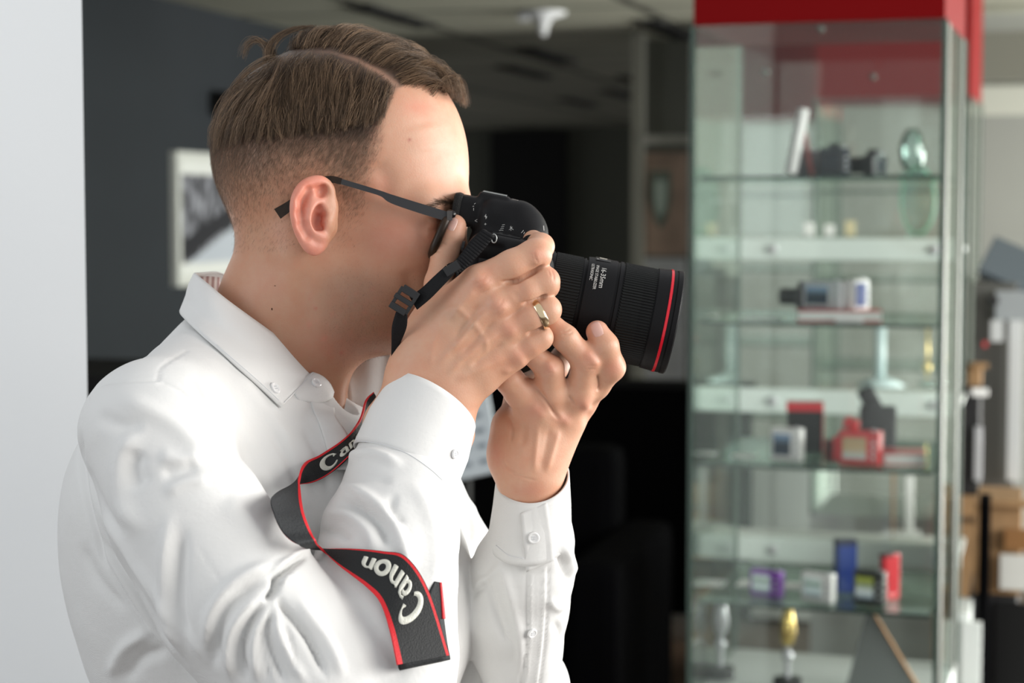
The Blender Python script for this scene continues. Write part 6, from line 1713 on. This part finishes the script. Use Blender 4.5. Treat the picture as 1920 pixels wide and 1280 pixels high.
# --- side hair, both sides
G = []
for side in (-1, 1):
    cnt = 0; want = 620 if side < 0 else 330
    while cnt < want:
        u = rng.uniform(404, 742); v = rng.uniform(96, 232)
        lowl = np.interp(u, [404, 440, 500, 600, 680, 722], [262, 262, 250, 232, 216, 205])
        top = partv(u) if u > 488 else np.interp(u, [404, 430, 460, 488], [235, 175, 138, 114])
        if v < top + (5 if u > 520 else 1) or v > lowl: continue
        if u > 738 - (v - 165) * 0.5 and v > 165: continue
        p = surf_near(u, v, side)
        if p is None: continue
        endv = np.interp(u, [404, 440, 500, 600, 680, 722], [292, 280, 262, 246, 238, 232]) + rng.uniform(-22, 8)
        Lp = max(26, min(endv - v, 125)) * rng.uniform(0.85, 1.05)
        thick = rng.uniform(0.0005, 0.0062)
        slant = rng.normal(0, 0.10)
        def flow(q, n, t, d, slant=slant, side=side):
            uu = 960 + FPX * q[0] / q[2]; vv = 640 - FPX * q[1] / q[2]
            k_ = np.clip((560 - uu) / 90, 0, 1)
            rx, ry = uu - CROWN[0] - 10, vv - CROWN[1] + 6; rl = math.hypot(rx, ry) + 1e-6
            k2 = np.clip((uu - 600) / 120, 0, 1)
            fx = k_ * rx / rl + (1 - k_) * (-0.03 + slant - 0.42 * k2) + slant * 0.5; fy = -(k_ * ry / rl + (1 - k_) * 1.0)
            return np.array([fx, fy, 0.0 if side < 0 else 0.0])
        lift = lambda t, th=thick: 0.0004 + th * (sin(min(t * 2.2, 1) * pi / 2)) * (1 - 0.25 * t)
        G.append(march(p, 9, Lp * PXs / 8, flow, lift)); cnt += 1
G = np.array(G)
S1 = children(G, 13, 0.0024, 0.0007, rng)
# --- top hair swept over and forward
G = []; cnt = 0
while cnt < 860:
    u = rng.uniform(478, 800) if rng.rand() > 0.2 else rng.uniform(474, 570); 
    z = rng.rand() ** 1.2       # 0 at the parting, 1 far side
    if u > 750 and rng.rand() < 0.25: continue
    v0 = partv(u) if u < 748 else np.interp(u, [748, 800, 845], [163, 172, 192])
    p = surf_near(u, max(v0 - 4, 60), -1)
    if p is None: continue
    p = p + np.array([0, 0.03 * z, 0.11 * z]); p, n = near_head(p)
    uu0 = 960 + FPX * p[0] / p[2]
    Lp = rng.uniform(75, 125) * np.interp(u, [480, 560, 690, 760, 800], [0.7, 1.0, 1.0, 0.7, 0.5])
    H = rng.uniform(0.15, 1.0) ** 0.7 * np.interp(u, [480, 540, 600, 700, 780, 845], [0.011, 0.0135, 0.0125, 0.0115, 0.014, 0.013])
    fwd0 = np.interp(u, [480, 520, 600, 700, 780, 845], [-0.5, 0.1, 0.55, 0.85, 1.1, 1.3]) + rng.normal(0, 0.10)
    def flow(q, n, t, d, f0=fwd0, u_=u):
        return np.array([f0 + 0.5 * t, 0.3 * (1 - t), 1.0 - 0.55 * t if u_ < 740 else 0.55 - 0.35 * t])
    lift = lambda t, H=H: 0.0003 + H * (sin(min(t * 2.0, 1) * pi / 2) - 0.22 * max(0, t - 0.5) * 2)
    G.append(march(p, 10, Lp * PXs / 9, flow, lift)); cnt += 1
G = np.array(G)
S2 = children(G, 13, 0.0022, 0.0008, rng)
# --- forelock overhanging the brow
def loosebunch(pts, n, spread, tip):
    P = resample(catmull([K(*p) for p in pts], 6), 10)[None]
    return children(P, n, spread, tip, rng)
S3 = []
for k in range(64):
    a = rng.rand(); w_ = rng.uniform(-95, 110); up = rng.uniform(-1, 1)
    x0 = 742 + a * 80; y0 = 156 + a * 26
    ex = 826 + a * 50 + rng.uniform(-10, 4); ey = 160 + a * 40 + rng.uniform(-12, 5)
    cy = np.interp(a, [0, 1], [112, 146]) + up * 9
    S3.append(loosebunch([(x0, y0, w_), (x0 + 24, cy + 14, w_), ((x0 + ex) / 2 + 18, cy + 6, w_ + 8), (ex, ey - 14, w_ + 14), (ex + 2, ey, w_ + 16)], 34, 0.0016, 0.0012))
# crown tuft
for k in range(10):
    j = rng.uniform(-6, 6)
    S3.append(loosebunch([(508 + j, 106, -40 + j * 3), (496 + j, 84, -40), (478 + j, 72 + abs(j), -36), (462 + j * .5, 84 + j, -34), (455 + j * .5, 106, -34)], 7, 0.0020, 0.0020))
for k in range(10):
    j = rng.uniform(-8, 8)
    S3.append(loosebunch([(504 + j, 112, -60 + j * 3), (506 + j, 90, -50), (522 + j, 66 + abs(j) * .5, -36), (552 + j, 52 + abs(j) * .4, -20), (585 + j, 50, 0)], 12, 0.0014, 0.0009))
S3 = np.concatenate(S3)
Sx = np.concatenate([S1]); Sy = np.concatenate([S2, S3])
print('hair strands', len(Sx), len(Sy))
h1 = tubes('side_hair', Sx, 0.00013, 0.00005, cols(len(Sx), rng), person); h1['kind'] = 'stuff'
h2 = tubes('top_hair', Sy, 0.00013, 0.00005, cols(len(Sy), rng), person); h2['kind'] = 'stuff'
# --- clipped fade, sideburns, eyebrows
VHs = VH; NHs = NH
U, Y = proj(VHs)
front, low = scalp_mask(U, Y)
wt = front * np.clip(1 - smooth01(Y, 262, low + 14) * 0.9, 0, 1) * (Y > 205) * (Y < 470)
wt = wt * (1 + 1.2 * blob(U, Y, (668, 385), (26, 45)))
wt *= 1 - 0.95 * (np.hypot((U - 588) / 42, (Y - 405) / 70) < 1)
cand = np.where(wt > 0.03)[0]; pw = wt[cand] / wt[cand].sum()
ix = rng.choice(cand, 62000, p=pw)
root = VHs[ix] + rng.normal(0, 0.0008, (len(ix), 3)); nn_ = NHs[ix]; uu = U[ix]; vv = Y[ix]
ln = np.interp(vv, [205, 265, 330, 430], [0.008, 0.0056, 0.0038, 0.0026]) * rng.uniform(0.7, 1.2, len(ix))
dirx = np.where(uu > 560, -0.55, -0.35) + rng.normal(0, 0.25, len(ix)); dz = rng.normal(0, 0.2, len(ix))
D = np.stack([dirx, -np.ones(len(ix)), dz], 1); D -= nn_ * (D * nn_).sum(1)[:, None]; D /= np.linalg.norm(D, axis=1)[:, None]
tt = np.linspace(0, 1, 3)[None, :, None]
SF = root[:, None] - nn_[:, None] * 0.0003 + (D[:, None] * tt + nn_[:, None] * (0.42 * tt - 0.12 * tt * tt)) * ln[:, None, None]
cf_ = np.array([0.20, 0.13, 0.085]) * (0.5 + 1.2 * rng.rand(len(ix), 1) ** 1.5) * np.interp(vv, [215, 245, 275, 330], [0.2, 0.3, 0.8, 1.1])[:, None]
h3 = tubes('clipped_hair', SF, 0.000052, 0.00003, cf_, person); h3['kind'] = 'stuff'
SB_ = []
for side in (-1, 1):
    for k in range(420):
        a = rng.rand(); u = 800 + a * 58 + rng.normal(0, 1.5); v = 391 - 10 * sin(a * pi * 0.75) - a * 2 + rng.normal(0, 3.2)
        p = surf_near(u, v, side)
        if p is None: continue
        q, n = near_head(p); d = np.array([-0.9, 0.10 - 0.3 * (a < 0.3), 0]) + rng.normal(0, 0.07, 3); d -= n * (d @ n); d /= np.linalg.norm(d); l = rng.uniform(0.004, 0.008)
        SB_.append([q + (d * t + n * 0.12 * t * (1.2 - t)) * l for t in (0, .33, .66, 1)])
h4 = tubes('eyebrows', np.array(SB_), 0.00007, 0.00003, np.array([0.09, 0.055, 0.035]) * (0.6 + 0.8 * rng.rand(len(SB_), 1)), person); h4['kind'] = 'stuff'

# shaved stubble on cheek, jaw and neck
wb = np.clip(blob(U, Y, (690, 600), (120, 66)) * 1.2 + blob(U, Y, (655, 520), (50, 70)), 0, 1) * smooth01(Y, 455, 540) * smooth01(U, 590, 640)
cand = np.where(wb > 0.1)[0]; ix = rng.choice(cand, 9000, p=wb[cand] / wb[cand].sum())
root = VH[ix] + rng.normal(0, 0.0008, (len(ix), 3)); nn_ = NH[ix]
D = np.stack([-0.4 + rng.normal(0, 0.3, len(ix)), -np.ones(len(ix)), rng.normal(0, 0.2, len(ix))], 1); D -= nn_ * (D * nn_).sum(1)[:, None]; D /= np.linalg.norm(D, axis=1)[:, None]
SS = root[:, None] - nn_[:, None] * 0.0002 + (D[:, None] * tt + nn_[:, None] * 0.5 * tt) * rng.uniform(0.0004, 0.0009, (len(ix), 1, 1))
h5 = tubes('stubble', SS, 0.00006, 0.00004, np.tile([0.10, 0.065, 0.045], (len(ix), 1)), person); h5['kind'] = 'stuff'
